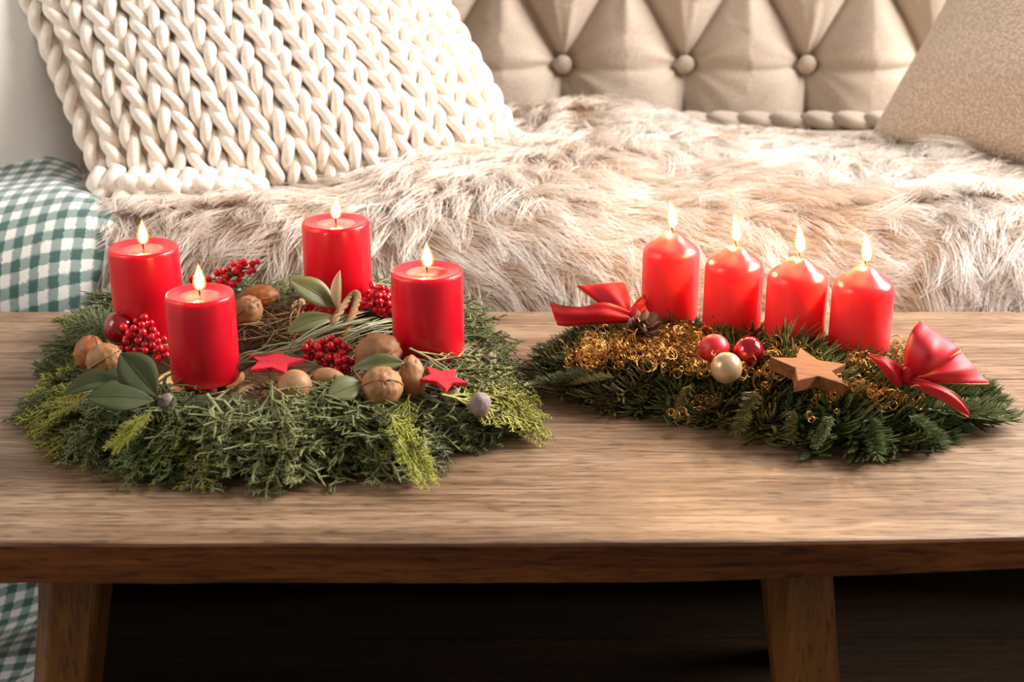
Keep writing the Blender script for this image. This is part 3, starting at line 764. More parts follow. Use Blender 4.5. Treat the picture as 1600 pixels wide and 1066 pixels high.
def sprig(parent, me, name, base, tip, up=None, wide=1.0, floor_z=None):
    base = Vector(base); tip = Vector(tip); d = tip-base; l = d.length
    if up is None: up = Vector((0, 0, 1)) + rv(0.35)
    m_ = frame(base, d, up)
    m_ = m_ @ Matrix.Diagonal((l*wide, l, l*wide*0.72, 1))
    z = (MESHV[me.name] @ np.array(m_.to_3x3()).T)[:, 2].min() + base.z
    lim = T + 0.0008
    if z < lim: m_.translation.z += lim - z
    return link(name, me, parent, mw=m_)
class Loop:
    def __init__(self, pts, closed=True):
        self.p = pts; self.c = closed; n = len(pts); self.n = n if closed else n-1
        self.l = [0.0]
        for i in range(self.n): self.l.append(self.l[-1] + (pts[(i+1) % n]-pts[i]).length)
    def at(self, t):
        s = (t % 1.0 if self.c else min(max(t, 0), 0.9999))*self.l[-1]
        for i in range(self.n):
            if s <= self.l[i+1]:
                q = (s-self.l[i])/(self.l[i+1]-self.l[i]); return self.p[i].lerp(self.p[(i+1) % len(self.p)], q)
        return self.p[-1].copy()

# ================================================================== ADVENT WREATH
OUT = [P(x, y, 0.006) for x, y in ((32, 635), (42, 690), (120, 722), (200, 750), (320, 765), (430, 770), (560, 742), (650, 752), (710, 722), (800, 690), (838, 662), (822, 600), (792, 535), (750, 500), (640, 482), (500, 476), (400, 476), (260, 484), (160, 492), (110, 530), (62, 580))]
WC = P(430, 596, 0.0)
ring = Loop(OUT)
wreath = thing('advent_wreath', (WC.x, WC.y, T), 'round advent wreath of juniper, cypress and fir on the table', 'wreath')
core = [ring.at(i/60).lerp(WC, 0.36) for i in range(61)]
MB().tube([Vector((p.x, p.y, T+0.023)) for p in core], 0.0225, 12, cap=False).build('straw_ring', M['straw'], wreath)
def pick(p, lay):
    x = p.x; y = p.y
    r_ = rng.random()
    if x < -0.40:   # left end
        return (rng.choice(V_THU), 'thuja_sprig') if r_ < 0.24 else (rng.choice(V_LAW), 'cypress_sprig') if r_ < 0.75 else (rng.choice(V_FIR), 'fir_sprig')
    if x < -0.27:
        return (rng.choice(V_LAW), 'cypress_sprig') if r_ < 0.55 else (rng.choice(V_JUN), 'juniper_sprig') if r_ < 0.93 else (rng.choice(V_THU), 'thuja_sprig')
    if -0.13 < x < -0.06 and lay < 3:
        return (rng.choice(V_THU), 'thuja_sprig') if r_ < 0.14 else (rng.choice(V_FIR), 'fir_sprig') if r_ < 0.45 else (rng.choice(V_JUN), 'juniper_sprig')
    return (rng.choice(V_JUN), 'juniper_sprig') if r_ < 0.80 else (rng.choice(V_LAW), 'cypress_sprig') if r_ < 0.95 else (rng.choice(V_THU), 'thuja_sprig')
def wlayer(n, tip0, tip1, base0, base1, zt0, zt1, zb, tang, lay, wide=1.0):
    for i in range(n):
        t = (i + rng.uniform(-0.4, 0.4))/n
        o = ring.at(t); tg = (ring.at(t+0.01)-ring.at(t-0.01)).normalized()
        tip = o.lerp(WC, rng.uniform(tip0, tip1)); tip.z = T + rng.uniform(zt0, zt1)
        base = o.lerp(WC, rng.uniform(base0, base1)) + tg*rng.uniform(-tang, tang); base.z = T + zb + rng.uniform(-.006, .006)
        me, nm = pick(o, lay)
        sprig(wreath, me, nm, base, tip, wide=wide)
wlayer(92, -0.01, 0.07, 0.32, 0.42, 0.004, 0.014, 0.030, 0.035, 1, 1.0)
wlayer(84, 0.06, 0.18, 0.34, 0.44, 0.010, 0.024, 0.034, 0.05, 2, 1.0)
wlayer(74, 0.15, 0.28, 0.38, 0.48, 0.022, 0.036, 0.033, 0.06, 3, 0.9)
wlayer(30, 0.34, 0.46, 0.20, 0.28, 0.030, 0.042, 0.032, 0.05, 4)
for i in range(44):
    t = 0.16 + 0.34*(i+rng.uniform(0, 1))/44 if i < 34 else rng.uniform(0.0, 1.0)
    o = ring.at(t); tg = (ring.at(t+0.01)-ring.at(t-0.01)).normalized(); a = rng.uniform(0.0, 0.22)
    tip = o.lerp(WC, a); tip.z = T + rng.uniform(0.006, 0.022) + a*0.10; base = o.lerp(WC, a+0.30) + tg*rng.uniform(-.06, .06); base.z = T + 0.040 + rng.uniform(-.004, .003)
    if o.x < -0.40: sprig(wreath, rng.choice(V_LAW), 'cypress_sprig', base, tip, wide=1.1)
    else: sprig(wreath, rng.choice(V_JUN2), 'juniper_sprig', base, tip, wide=1.15)
# single sprays that stand out in the photo
for a, b_, me, nm, wd in (
        ((690, 634, .042), (848, 674, .008), V_THU[0], 'thuja_sprig', 0.9), ((760, 596, .046), (846, 668, .018), V_THU[1], 'thuja_sprig', 0.8),
        ((640, 616, .052), (606, 690, .034), V_THU[2], 'thuja_sprig', 0.8), ((604, 640, .050), (668, 732, .022), V_THU[1], 'thuja_sprig', 0.7),
        ((200, 604, .052), (95, 608, .040), V_THU[0], 'thuja_sprig', 0.9), ((240, 640, .052), (180, 690, .038), V_THU[1], 'thuja_sprig', 0.8), ((150, 620, .048), (60, 648, .030), V_THU[2], 'thuja_sprig', 0.9),
        ((190, 560, .03), (135, 492, .035), V_FIRB[0], 'fir_sprig', 1.0), ((130, 620, .03), (32, 632, .012), V_FIRB[1], 'fir_sprig', 0.9), ((150, 590, .02), (75, 560, .02), V_FIR[1], 'fir_sprig', 1.0),
        ((720, 560, .04), (796, 528, .03), V_JUN[0], 'juniper_sprig', 0.8), ((730, 540, .03), (765, 498, .04), V_JUN[1], 'juniper_sprig', 0.8),
        ((440, 500, .03), (437, 440, .055), V_JUN[2], 'juniper_sprig', 0.5), ((300, 480, .04), (294, 428, .075), V_JUN[2], 'juniper_sprig', 0.4), ((400, 490, .04), (455, 452, .05), V_JUN[3], 'juniper_sprig', 0.8)):
    sprig(wreath, me, nm, P(*a), P(*b_), Vector((0, -0.2, 1)), wd)
def up_(p): return Vector((p.x, p.y, max(p.z, T+0.0015)))
# dry brown grass tangle in the middle
mb = MB()
for i in range(240):
    c = P(rng.gauss(440, 42), rng.gauss(505, 14), rng.uniform(0.010, 0.05)); d = Vector((rng.uniform(-1, 1), rng.uniform(-1, 1), rng.uniform(-0.2, 0.6))).normalized()*rng.uniform(0.02, 0.045)
    k = rv(0.02)
    mb.tube([up_(q_) for q_ in (c-d, c-d*0.3+k*0.4, c+d*0.4+k*0.5, c+d)], [0.0006, 0.0008, 0.0007, 0.0003], 3, cap=False)
o = mb.build('dry_grass', M['moss'], wreath); o['kind'] = 'stuff'
mb = MB()
for i in range(160):
    q = ring.at(rng.random()).lerp(WC, rng.uniform(0.46, 0.85)); c = Vector((q.x, q.y, T+rng.uniform(0.004, 0.036))); d = Vector((rng.uniform(-1, 1), rng.uniform(-1, 1), rng.uniform(-0.2, 0.3))).normalized()*rng.uniform(0.02, 0.05)
    mb.tube([up_(q_) for q_ in (c-d, c+rv(0.008), c+d)], [0.0007, 0.0009, 0.0004], 3, cap=False)
o = mb.build('inner_straw', M['moss'], wreath); o['kind'] = 'stuff'

# ---- berries
BER = MB().ball((0, 0, 0), 0.0037, 14, 10, lambda d: 1.0 - (0.10 if d.z > 0.93 else 0)).mesh('berry', M['berry'])
def berries(pts, n, label, rb=1.0):
    """pts: ellipsoid lobes (px, py, h, rx, ry, rz); berries packed on them"""
    cs = [(P(px, py, h), Vector((rx, ry, rz))) for px, py, h, rx, ry, rz in pts]
    c0 = sum((c for c, _ in cs), Vector())/len(cs)
    t = thing('berry_cluster', (c0.x, c0.y, cs[0][0].z - cs[0][1].z), label, 'berries', 'red berry clusters on the wreath')
    put = []; tries = 0
    while len(put) < n and tries < 8000:
        tries += 1
        c, r_ = rng.choice(cs); d = rv(1)
        if d.length > 1 or d.length < 0.2: continue
        p = c + Vector((d.x*r_.x, d.y*r_.y, d.z*r_.z))
        if any((p-q).length < 0.0058*rb for q in put): continue
        put.append(p)
    for p in put:
        o = link('berry', BER, t, p); s = rb*rng.uniform(0.82, 1.12); o.scale = (s, s, s); o.rotation_euler = (rng.uniform(0, 6), rng.uniform(0, 6), 0)
    for c, r_ in cs:
        mb = MB()
        for q in [p for p in put if (p-c).length < r_.length][:12]:
            mb.tube([Vector((c0.x, c0.y, c.z-r_.z*0.9)), (c+q)/2 - Vector((0, 0, 0.002)), q], [0.0009, 0.0007, 0.0005], 4)
        if mb.v: mb.build('stem', M['twig'], t)
    return t
berries([(232, 480, .075, .015, .010, .012), (215, 520, .062, .020, .013, .016), (245, 545, .050, .014, .010, .013), (205, 540, .050, .012, .008, .010)], 62, 'large red berry cluster between the two left candles')
berries([(355, 432, .078, .020, .010, .010), (385, 418, .088, .014, .008, .010), (305, 440, .075, .010, .008, .006)], 34, 'red berry cluster rising behind the front left candle')
berries([(588, 462, .066, .016, .012, .016), (600, 475, .056, .012, .010, .012)], 42, 'red berry cluster tucked behind the right wreath candle')
berries([(508, 548, .062, .022, .013, .013), (535, 570, .052, .010, .008, .012)], 44, 'red berry cluster beside the left felt star and hazelnuts')
berries([(490, 482, .048, .016, .008, .006)], 10, 'few red berries lying below the rearmost candle')
# shiny red ball
c = P(188, 512, .062); t = thing('red_ball', c - Vector((0, 0, .0155)), 'dark shiny red ball leaning on the far left candle', 'bauble')
MB().ball(c, 0.0155, 28, 18).build('ball', M['apple_red'], t); MB().lathe([(0.0001, 0.003), (0.003, 0.003), (0.0032, 0)], 12, c + Vector((0.002, 0.005, 0.0145))).build('cap', M['gold'], t)

# ---- nuts
def walnut_fn(seed):
    def fn(d):
        n1 = noise.noise(Vector((d.x*3.2+seed, d.y*3.2, d.z*6.5))); n2 = noise.noise(Vector((d.x*8+seed, d.y*8, d.z*14)))
        return 1.0 + 0.075*n1 + 0.055*n2 + 0.035*math.exp(-(d.x/0.09)**2) - 0.02*math.exp(-(d.x/0.03)**2) + 0.10*max(0, d.z-0.85) + 0.045*(0.5-abs(noise.noise(Vector((d.x*6+seed*2, d.y*6, d.z*3)))*2))
    return fn
def nut(kind, px, py, h, r, dirv, label, cat, mat, fn, seam=True, group=None):
    c = P(px, py, h); t = thing(kind, c - Vector((0, 0, min(r)*0.95)), label, cat, group)
    z = Vector(dirv).normalized(); m_ = frame(c, z.orthogonal(), z)
    y_ = Vector((0, 0, 1)).cross(z); y_ = y_.normalized() if y_.length > 0.05 else Vector((0, 1, 0))
    m_ = frame(c, y_, z)
    me = MB().ball((0, 0, 0), r, 36, 26, fn).mesh('shell', mat); link('shell', me, t, mw=m_)
    if seam:
        pts = [Vector((0, math.sin(a)*r[1], math.cos(a)*r[2]))*1.03 for a in np.linspace(0.12, 2*PI-0.12, 40)]
        link('seam', MB().tube(pts, 0.0009, 5).mesh('seam', mat), t, mw=m_)
    return t
nut('walnut', 590, 552, .064, (.0180, .0170, .0210), (0.9, -0.1, 0.35), 'upper walnut leaning on the right wreath candle', 'walnut', M['walnut'], walnut_fn(1), group='nuts on the wreath')
nut('walnut', 596, 606, .056, (.0185, .0178, .0190), (0.1, -0.6, 0.55), 'wrinkled walnut in front, below the small grey green leaf', 'walnut', M['walnut'], walnut_fn(7), group='nuts on the wreath')
nut('walnut', 645, 590, .058, (.0100, .0120, .0190), (-0.15, 0.1, 1.0), 'narrow upright walnut with seam, left of the right felt star', 'walnut', M['walnut'], walnut_fn(3), group='nuts on the wreath')
nut('walnut', 385, 488, .060, (.0150, .0150, .0185), (0.5, -0.3, 0.6), 'walnut half hidden behind the front left candle', 'walnut', M['walnut'], walnut_fn(13), group='nuts on the wreath')
nut('walnut', 404, 463, .070, (.0110, .0125, .0190), (1, 0.1, 0.15), 'reddish nut lying over the walnut behind front candle', 'nut', M['walnut_dark'], walnut_fn(17), group='nuts on the wreath')
nut('walnut', 140, 552, .048, (.0140, .0140, .0165), (0.2, 0.2, 1), 'smooth orange brown nut at the left rim of the wreath', 'nut', M['walnut_dark'], walnut_fn(21), group='nuts on the wreath')
nut('walnut', 163, 563, .048, (.0155, .0150, .0180), (0.7, -0.3, 0.5), 'orange walnut beside the dark leaf sprig', 'walnut', M['walnut'], walnut_fn(27), group='nuts on the wreath')
hz = lambda d: 1.0 + 0.16*max(0, d.z)**3 + 0.012*noise.noise(d*5) - 0.06*max(0, -d.z)**4
nut('hazelnut', 460, 605, .053, (.0148, .0142, .0165), (-0.5, -0.5, -0.5), 'larger hazelnut below the left felt star', 'hazelnut', M['hazel'], hz, False, 'nuts on the wreath')
nut('hazelnut', 512, 592, .053, (.0098, .0098, .0145), (0.95, -0.15, -0.1), 'smaller oblong hazelnut beneath the front berry cluster', 'hazelnut', M['hazel'], hz, False, 'nuts on the wreath')
# ---- grey seed pods
for px, py, r, lab in ((750, 632, .0095, 'grey mauve seed pod at the right slope of the wreath'), (262, 632, .0085, 'small grey seed pod below the front left candle'), (706, 618, .0075, 'grey seed pod under the right felt star'), (668, 578, .0085, 'dark seed pod between narrow walnut and right candle'), (765, 562, .0065, 'small pale seed pod at the right rim of the wreath')):
    c = P(px, py, .045); t = thing('seed_pod', c - Vector((0, 0, r)), lab, 'seed pod', 'seed pods on the wreath')
    MB().ball(c, (r, r, r*1.12), 20, 14, lambda d: 1+0.09*noise.noise(d*4+Vector((px, 0, 0)))).build('pod', M['pod'], t)
    MB().tube([c - Vector((0, 0.3*r, r*1.0)), c - Vector((0, .5*r, r*1.5))], [r*0.25, r*0.1], 6).build('tip', M['twig'], t)

# ---- leaves
def leafmesh(mb, base, tip, up, W, cup=0.2, bend=0.12, shape=0.55):
    base = Vector(base); tip = Vector(tip); d = tip-base; l = d.length; d.normalize()
    up = Vector(up); up = (up - d*up.dot(d)).normalized(); sd = d.cross(up); g = []
    for i in range(17):
        t = i/16; wdt = W*max(0.02, math.sin(PI*t**(math.log(0.5)/math.log(shape))))**0.8*(1 if t < 1 else 0.05)
        c = base + d*l*t + up*(bend*l*math.sin(PI*t))
        g.append([c + sd*wdt*q + up*(cup*wdt*abs(q) ** 1.3) - up*(0.0008 if q == 0 else 0) for q in (-1, -0.6, -0.2, 0, 0.2, 0.6, 1)])
    mb.grid(g); return mb, [base + d*l*t + up*(bend*l*math.sin(PI*t)) for t in np.linspace(0, 0.97, 12)]
def leaf_sprig(loc, label, leaves, stem=None, group=None):
    t = thing('leaf_sprig', loc, label, 'leaf sprig', group or 'leaf sprigs on the wreath')
    for (a, b_, up, W, cup, bend, mat) in leaves:
        mb, rib = leafmesh(MB(), a, b_, up, W, cup, bend)
        o = mb.build('leaf', M[mat], t); md = o.modifiers.new('thick', 'SOLIDIFY'); md.thickness = 0.0005
        me = MB().tube(rib, np.linspace(0.0007, 0.0003, len(rib)), 4).mesh('midrib', M[mat], True, Matrix.Translation(-t.location)); link('midrib', me, o)
    if stem: MB().tube(spline(stem, 12), 0.0011, 6).build('stem', M['twig'], t)
k0 = P(528, 488, .075)
leaf_sprig(P(470, 560, .045), 'grey green leaf sprig with pale upright leaf before the rearmost candle',
           [(k0 + Vector((0, 0, .004)), Q(453, 437, k0.y-0.005), (0.1, -0.75, 0.65), .0125, .15, .10, 'leaf'),
            (k0 + Vector((-.002, -.003, -.004)), Q(448, 520, k0.y-0.02), (-0.1, -0.5, 0.85), .0115, .15, .10, 'leaf'),
            (k0 + Vector((0.001, 0, -0.002)), Q(531, 423, k0.y), (-0.5, -0.85, 0.0), .0062, .5, .06, 'leaf_pale')],
           [k0, P(508, 515, .062), P(480, 545, .05), P(450, 575, .042)])
leaf_sprig(P(545, 600, .045), 'pair of grey green leaves among the front walnuts',
           [(P(550, 575, .068), Q(632, 567, P(550, 575, .068).y-0.004), (0.05, -0.72, 0.7), .0085, .12, .10, 'leaf'),
            (P(567, 598, .062), Q(513, 620, P(567, 598, .062).y-0.020), (0, -0.75, 0.65), .0120, .12, .08, 'leaf')],
           [P(550, 575, .066), P(556, 585, .055), P(567, 598, .061)])
k1 = P(246, 620, .056)
leaf_sprig(k1 - Vector((0, 0, .01)), 'dark green three-leaf sprig at the foot of the front left candle',
           [(k1, Q(188, 552, k1.y+0.010), (0.45, -0.85, 0.25), .0165, .10, .06, 'leaf_dark'),
            (k1 + Vector((-.002, -.004, -.002)), Q(135, 622, k1.y-0.022), (-0.1, -0.60, 0.78), .0150, .10, .08, 'leaf_dark'),
            (Q(205, 600, k1.y+0.004), Q(98, 618, k1.y-0.005), (0.0, -0.35, 0.9), .0125, .2, .16, 'leaf_dark')],
           [k1, P(262, 626, .044), P(285, 630, .040)])
# ---- felt stars, wooden star
def star(name, c, R_, r_, th, up, rot, mat, label, cat, sides=None, group=None):
    c = Vector(c); up = Vector(up).normalized(); m_ = frame(c, Vector((0, 1, 0.1)), up)
    t = thing(name, c, label, cat, group); mb = MB(); top = []; bot = []
    for k in range(10):
        a = rot + PI*k/5; q = R_ if k % 2 == 0 else r_
        top.append((q*math.cos(a), q*math.sin(a), th/2)); bot.append((q*math.cos(a), q*math.sin(a), -th/2))
    mb.add(top+bot+[(0, 0, th/2), (0, 0, -th/2)], [(k, (k+1) % 10, 20) for k in range(10)] + [(10+(k+1) % 10, 10+k, 21) for k in range(10)] + [(10+k, 10+(k+1) % 10, (k+1) % 10, k) for k in range(10)])
    o = link('star_body', mb.mesh('star_body', mat, False), t, mw=m_); bevel(o, 0.0008, 2); return t
star('felt_star', P(428, 566, .062), .0275, .0135, .0042, (0.05, -0.80, 0.60), 0.25, M['felt'], 'red felt star touching the front berry cluster', 'star', group='felt stars on the wreath')
star('felt_star', P(692, 592, .060), .0225, .0112, .0042, (0.12, -0.80, 0.60), -0.15, M['felt'], 'red felt star below the right wreath candle', 'star', group='felt stars on the wreath')

# ---- jute cord
def rope(label, pts, r, n, loc):
    t = thing('jute_cord', loc, label, 'cord', 'jute cord on the wreath'); c = spline(pts, n)
    for k in range(3):
        q = []; u = None
        for i, p in enumerate(c):
            tg = (c[min(i+1, n)]-c[max(i-1, 0)]).normalized()
            u = tg.orthogonal().normalized() if u is None else (u - tg*u.dot(tg)).normalized()
            v = tg.cross(u); a = 2*PI*k/3 + i*0.55; q.append(p + (u*math.cos(a)+v*math.sin(a))*r*0.55)
        MB().tube(q, r*0.62, 7).build('strand', M['jute'], t)
rope('twisted jute cord bent double beside the rearmost candle', [P(505, 545, .045), P(520, 505, .068), P(545, 468, .078), P(556, 459, .082), P(558, 470, .078), P(545, 505, .066), P(524, 548, .045)], .0034, 90, P(530, 530, .04))
rope('jute cord loop below the left felt star', [P(440, 598, .036), P(425, 615, .042), P(395, 632, .040), P(370, 628, .042), P(378, 612, .046), P(410, 600, .045), P(436, 592, .042)], .0030, 90, P(405, 625, .035))
# ---- long pine needles
def needles(label, a, b_, n, spread, loc):
    t = thing('pine_needle_bundle', loc, label, 'pine needles', 'needle bundles on the wreath')
    a = Vector(a); b_ = Vector(b_)
    for k in range(n):
        e = b_ + Vector((rng.uniform(-1, 1)*spread, rng.uniform(-1, 1)*spread, rng.uniform(-.4, .8)*spread*0.6)); m_ = (a+e)/2 + Vector((0, 0, rng.uniform(.004, .014)))
        s_ = a + rv(.004)
        MB().tube(spline([s_, m_, e], 8), [0.0009]*8+[0.0003], 4).build('needle', M['needle'], t)
needles('silver green pine needles fanning out below left felt star', P(340, 606, .040), P(440, 556, .062), 16, .022, P(345, 606, .035))
needles('long silver green pine needles crossing the wreath centre', P(415, 572, .050), P(590, 505, .058), 16, .020, P(430, 565, .04))
needles('pine needle tuft drooping in front of the front left candle', P(330, 612, .042), P(290, 622, .030), 9, .020, P(330, 612, .035))
needles('pine needles pointing to the right wreath candle', P(500, 560, .045), P(625, 505, .050), 12, .022, P(520, 560, .035))

# ================================================================== FIR SWAG
FO = Loop([P(x, y, .004) for x, y in ((818, 590), (840, 614), (930, 645), (1010, 655), (1100, 668), (1180, 680), (1250, 700), (1300, 712), (1370, 724), (1440, 712), (1486, 700), (1505, 672), (1596, 656))], False)
BO = Loop([P(x, y, .010) for x, y in ((818, 566), (850, 540), (890, 516), (960, 503), (1050, 500), (1150, 510), (1250, 520), (1350, 535), (1420, 552), (1500, 590), (1550, 600), (1594, 640))], False)
AX = Loop([P(x, y, .0) for x, y in ((880, 568), (960, 570), (1050, 580), (1150, 595), (1250, 612), (1350, 628), (1430, 640), (1500, 640))], False)
swag = thing('fir_swag', AX.at(0.5), 'long arrangement of noble fir twigs holding four candles', 'fir swag')
swag.location.z = T
MB().tube([AX.at(i/30) + Vector((0, 0.012, .020)) for i in range(2, 29)], 0.020, 10).build('foam_core', M['straw'], swag)
MB().tube([AX.at(i/30) + Vector((0, 0.045, .018)) for i in range(3, 28)], 0.0178, 10).build('foam_core', M['straw'], swag)
def firpick(t):
    r_ = rng.random()
    if t < 0.62: return rng.choice(V_FIRO) if r_ < 0.6 else rng.choice(V_FIR)
    return rng.choice(V_FIRB) if r_ < 0.5 else rng.choice(V_FIR)
def slayer(n, loop, tip0, tip1, b0, b1, zt0, zt1, zb, tang, wide=1.0):
    for i in range(n):
        t = (i + rng.uniform(0.1, 0.9))/n
        o = loop.at(t); a = AX.at(0.02+t*0.96); tip = o.lerp(a, rng.uniform(tip0, tip1)); tip.z = T+rng.uniform(zt0, zt1)
        tg = (AX.at(min(1, t+.03))-AX.at(max(0, t-.03))).normalized()
        base = o.lerp(a, rng.uniform(b0, b1)) - tg*rng.uniform(-0.2, 1.0)*tang*(1 if t > 0.45 else -0.6); base.z = T+zb
        d = tip-base
        if d.length < 0.06: base = tip - d.normalized()*0.06
        sprig(swag, firpick(t), 'fir_sprig', base, tip, wide=wide)
slayer(56, FO, 0.0, 0.06, 0.75, 1.0, .006, .014, .030, .05, 1.05)
slayer(50, FO, 0.15, 0.4, 0.9, 1.25, .014, .026, .034, .05, 1.0)
slayer(40, FO, 0.45, 0.8, 1.2, 1.5, .026, .036, .030, .06, 0.9)
slayer(34, BO, 0.0, 0.15, 0.7, 1.0, .008, .016, .022, .04, 0.9)
slayer(26, BO, 0.25, 0.6, 0.9, 1.1, .016, .026, .022, .05, 0.85)
for a, b_, me, wd in (((1450, 640, .03), (1592, 650, .014), V_FIRB[0], 0.75), ((1440, 610, .03), (1545, 600, .022), V_FIRB[2], 0.75), ((1420, 650, .035), (1484, 690, .016), V_FIRB[1], 1.0), ((1360, 650, .035), (1372, 716, .014), V_FIRB[0], 1.0),
                      ((1300, 650, .035), (1275, 700, .014), V_FIRB[2], 0.95), ((1180, 610, .04), (1160, 680, .014), V_FIRO[0], 1.0), ((1240, 640, .035), (1230, 690, .014), V_FIRO[1], 1.0), ((1080, 600, .04), (1060, 655, .014), V_FIRO[2], 1.0), ((960, 590, .035), (885, 600, .02), V_FIRO[0], 0.8),
                      ((900, 560, .03), (822, 572, .016), V_FIR[0], 0.8), ((930, 580, .03), (830, 606, .014), V_FIR[2], 0.8), ((1380, 600, .035), (1400, 545, .05), V_FIRB[1], 0.7)):
    sprig(swag, me, 'fir_sprig', P(*a), P(*b_), Vector((0, -0.2, 1)), wd)
# ---- gold curly wire
def wire(label, spots, n, loc):
    t = thing('gold_wire_tuft', loc, label, 'gold wire', 'gold wire tufts on the fir'); mb = MB(); fine = MB()
    for i in range(n):
        px, py, h, sx_, sy_ = rng.choice(spots)
        c = P(rng.gauss(px, sx_), rng.gauss(py, sy_), h + rng.uniform(-.006, .010)); ax = Vector((rng.uniform(-.8, .8), -0.8+rng.uniform(-.5, .5), rng.uniform(-0.2, .8))).normalized()
        u = ax.orthogonal().normalized(); v = ax.cross(u); r_ = rng.choice((rng.uniform(.0015, .0035), rng.uniform(.0025, .0075))); tn = rng.uniform(0.9, 2.4); st = int(12*tn)+3; ph = rng.uniform(0, 6); dr = rng.uniform(.001, .004); sh = rng.uniform(-.5, .8)
        pts = [c + (u*math.cos(ph+2*PI*tn*q/st)+v*math.sin(ph+2*PI*tn*q/st))*r_*(1+sh*q/st) + ax*dr*tn*q/st for q in range(st+1)]
        (mb if rng.random() < 0.5 else fine).tube(pts, 0.00034 if rng.random() < .5 else 0.00024, 4, cap=False)
    o = mb.build('curl', M['goldwire'], t); o['kind'] = 'stuff'
    o = fine.build('fine_curl', M['goldwire'], t); o['kind'] = 'stuff'
wire('curly gold wire around the pine cone', [(960, 535, .052, 26, 10), (920, 545, .046, 14, 8), (1005, 545, .052, 22, 10), (940, 560, .044, 30, 8)], 190, P(960, 545, .04))
wire('curly gold wire below the first two right hand candles', [(1060, 535, .052, 26, 12), (1075, 565, .046, 22, 10), (1100, 545, .050, 16, 8), (1050, 522, .050, 30, 5)], 230, P(1065, 555, .04))
wire('curly gold wire around the baubles and wooden star', [(1190, 580, .046, 24, 12), (1215, 560, .048, 20, 8), (1235, 545, .052, 30, 5), (1300, 600, .044, 18, 10)], 150, P(1210, 580, .04))
wire('curly gold wire between wooden star and large bow', [(1330, 600, .044, 20, 10), (1370, 615, .042, 14, 8), (1340, 565, .052, 26, 6), (1400, 560, .05, 8, 12)], 120, P(1340, 605, .036))
wire('few gold wire curls hanging over the front fir twigs', [(1065, 648, .020, 6, 4), (1100, 630, .03, 14, 8), (1275, 640, .034, 14, 14), (1420, 622, .040, 14, 5)], 22, P(1100, 640, .015))
# ---- pine cone
c = P(1000, 528, .055); t = thing('pine_cone', c - Vector((0, 0, .016)), 'small brown pine cone wound with gold wire', 'pine cone')
ax = Vector((0.25, -0.35, 0.9)).normalized(); mc_ = frame(c, ax.orthogonal(), ax)
MB().ball(c, (.008, .008, .016), 12, 8).build('core', M['cone'], t)
mb = MB(); gg = []
for i in range(6):
    s_ = i/5; wd = 0.0050*math.sin(PI*(0.15+0.75*s_))**0.8
    gg.append([Vector((wd*q, s_*0.0125, 0.0035*s_*s_ + 0.0012*(1-q*q))) for q in (-1, -0.4, 0.4, 1)])
scm = mb.grid(gg).mesh('scale', M['cone'])
for k in range(46):
    z_ = -0.014 + 0.032*k/45; rr = 0.0085*math.sqrt(max(0.05, 1-((z_+0.002)/0.02)**2)); a = k*2.39996
    up = mc_.to_3x3() @ Vector((0, 0, 1)); od = mc_.to_3x3() @ Vector((math.cos(a), math.sin(a), 0)); b0 = c + up*z_ + od*rr*0.5
    s_ = 0.75 + 0.5*math.sqrt(max(0, 1-(z_/0.02)**2))
    o = link('scale', scm, t, mw=frame(b0, od + up*(0.35+z_*20), up - od*0.3) @ Matrix.Scale(s_, 4))
# ---- baubles
for px, py, h, mat, lab in ((1116, 546, .058, 'matte_red', 'frosted red bauble left of the champagne one'), (1170, 550, .058, 'shiny_red', 'mirror red bauble right of the champagne one'), (1135, 575, .056, 'pearl', 'champagne pearl bauble in front of two red ones')):
    c = P(px, py, h); t = thing('bauble', c - Vector((0, 0, .0142)), lab, 'bauble', 'three small baubles'); tb = (c - CAM).normalized()
    MB().ball(c, 0.0142, 28, 18).build('ball', M[mat], t)
    mw = frame(c + Vector((0.001, .004, -.0135)), Vector((0, 1, 0)), Vector((0, -.3, .95)))
    link('cap', MB().lathe([(0.0001, -.003), (.003, -.003), (.0034, .001), (.0001, .0012)], 14).mesh('cap', M['gold']), t, mw=mw)
star('wooden_star', P(1266, 582, .062), .037, .0175, .012, (0.12, -0.66, 0.74), PI/2+0.10, M['starwood'], 'orange brown wooden star below the third right candle', 'star')

# ---- bows
def strip(t, name, A, B, n=22, m_=7, edge=True, bulge=None):
    a = spline(A, n); b_ = spline(B, n); g = []
    for i in range(n+1):
        row = []
        for j in range(m_+1):
            q = j/m_; p = a[i].lerp(b_[i], q)
            if bulge: p = p + Vector(bulge)*math.sin(PI*q)*math.sin(PI*min(1, i/n*1.0))
            p = p + Vector((0, -1, 0.4))*0.0012*math.sin(q*11+i*0.15)
            row.append(p)
        g.append(row)
    o = MB().grid(g).build(name, M['satin'], t); md = o.modifiers.new('thick', 'SOLIDIFY'); md.thickness = 0.0005; md.offset = 0
    if edge:
        for s_ in (0, -1):
            me = MB().tube([r[s_] for r in g], 0.00042, 4).mesh('wire_edge', M['goldwire'], True, Matrix.Translation(-t.location)); link('wire_edge', me, o)
k2 = P(1414, 584, .058); Y = k2.y
bw = thing('ribbon_bow', k2 - Vector((0, 0, .02)), 'large red satin bow with gold wired edge at the right end', 'bow', 'red ribbon bows on the fir')
q = lambda x, y, dy=0.0: Q(x, y, Y+dy)
strip(bw, 'loop', [q(1412, 578), q(1414, 545, -.004), q(1424, 518, 0), q(1437, 501, .008)], [q(1422, 590, -.004), q(1452, 582, -.014), q(1480, 562, -.010), q(1502, 545, .004)], bulge=(0, -.014, .004))
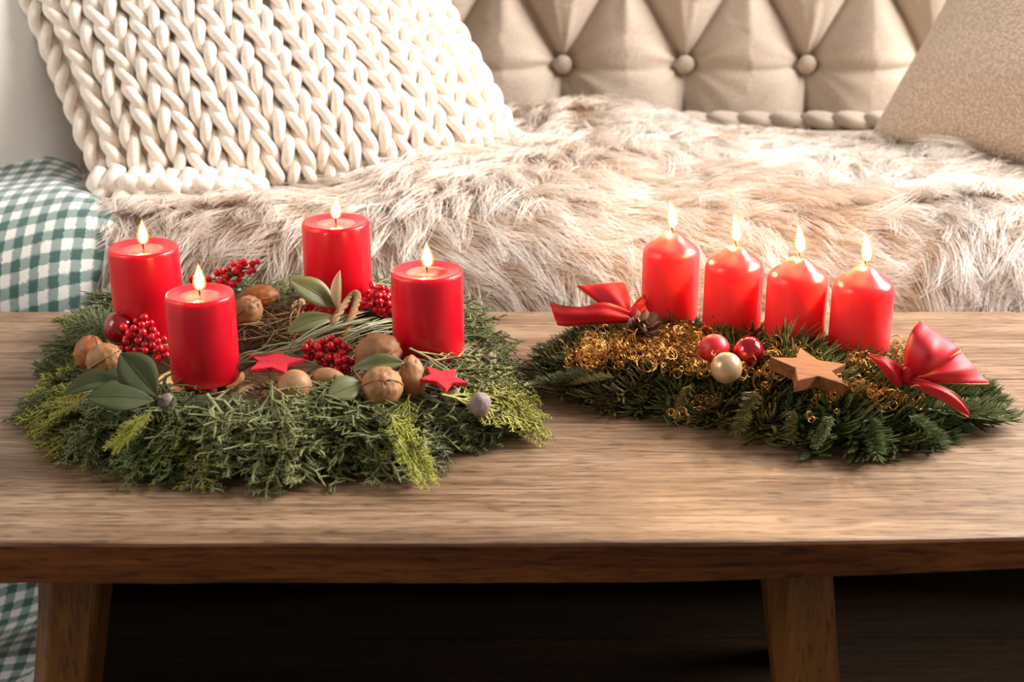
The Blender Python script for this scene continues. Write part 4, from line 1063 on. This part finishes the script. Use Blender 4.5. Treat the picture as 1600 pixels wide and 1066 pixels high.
strip(bw, 'loop', [q(1413, 578, .004), q(1420, 545, .022), q(1430, 520, .022), q(1437, 501, .008)], [q(1424, 588, .004), q(1455, 575, .024), q(1482, 560, .022), q(1502, 545, .004)], bulge=(0, .012, 0), edge=False)
strip(bw, 'tail', [q(1424, 584, .002), q(1455, 574, -.002), q(1485, 558, .002), q(1502, 549, .008)], [q(1424, 593, .0), q(1460, 598, -.012), q(1505, 600, -.012), q(1546, 600, -.002)], bulge=(0, -.006, .003))
strip(bw, 'loop', [q(1410, 574), q(1392, 562, -.008), q(1374, 556, -.008), q(1356, 553, 0)], [q(1408, 606, -.006), q(1395, 600, -.016), q(1378, 580, -.012), q(1358, 558, 0)], bulge=(0, -.008, .003))
strip(bw, 'tail', [q(1418, 584, -.002), q(1445, 594, -.012), q(1480, 608, -.016), q(1500, 622, -.018), q(1514, 642, -.020)], [q(1410, 598, -.004), q(1440, 610, -.016), q(1465, 622, -.020), q(1490, 638, -.022), q(1513, 653, -.024)], bulge=(0, -.003, .003))
me = MB().ball((0, 0, 0), (.0050, .0045, .0085), 16, 10, lambda d: 1+0.10*math.cos(5*math.atan2(d.y, d.x))).mesh('knot', M['satin'])
link('knot', me, bw, mw=frame(k2 + Vector((0, -.006, .002)), Vector((.3, 1, 0)), Vector((.35, 0, 1))))
k3 = P(990, 492, .052); Y3 = k3.y
bw2 = thing('ribbon_bow', k3 - Vector((0, 0, .02)), 'red ribbon bow with two pointed tails at the left end', 'bow', 'red ribbon bows on the fir')
q = lambda x, y, dy=0.0: Q(x, y, Y3+dy)
strip(bw2, 'tail', [q(986, 490, -.002), q(984, 470, .004), q(978, 450, .012), q(974, 441, .016)], [q(980, 494, -.004), q(955, 486, -.002), q(925, 466, .006), q(900, 447, .012)], bulge=(0, -.004, .004))
strip(bw2, 'tail', [q(988, 488, -.004), q(945, 473, -.012), q(910, 480, -.010), q(880, 478, -.006), q(858, 472, 0)], [q(988, 503, -.006), q(950, 507, -.016), q(915, 508, -.016), q(888, 510, -.012), q(871, 508, -.008)], bulge=(0, -.004, .004))
strip(bw2, 'loop', [q(986, 482), q(996, 468, .006), q(1008, 460, .012)], [q(990, 496), q(1002, 488, .004), q(1014, 480, .012)])
link('knot', me, bw2, mw=frame(k3 + Vector((0, -.004, 0)), Vector((.3, 1, 0)), Vector((.2, 0, 1))))
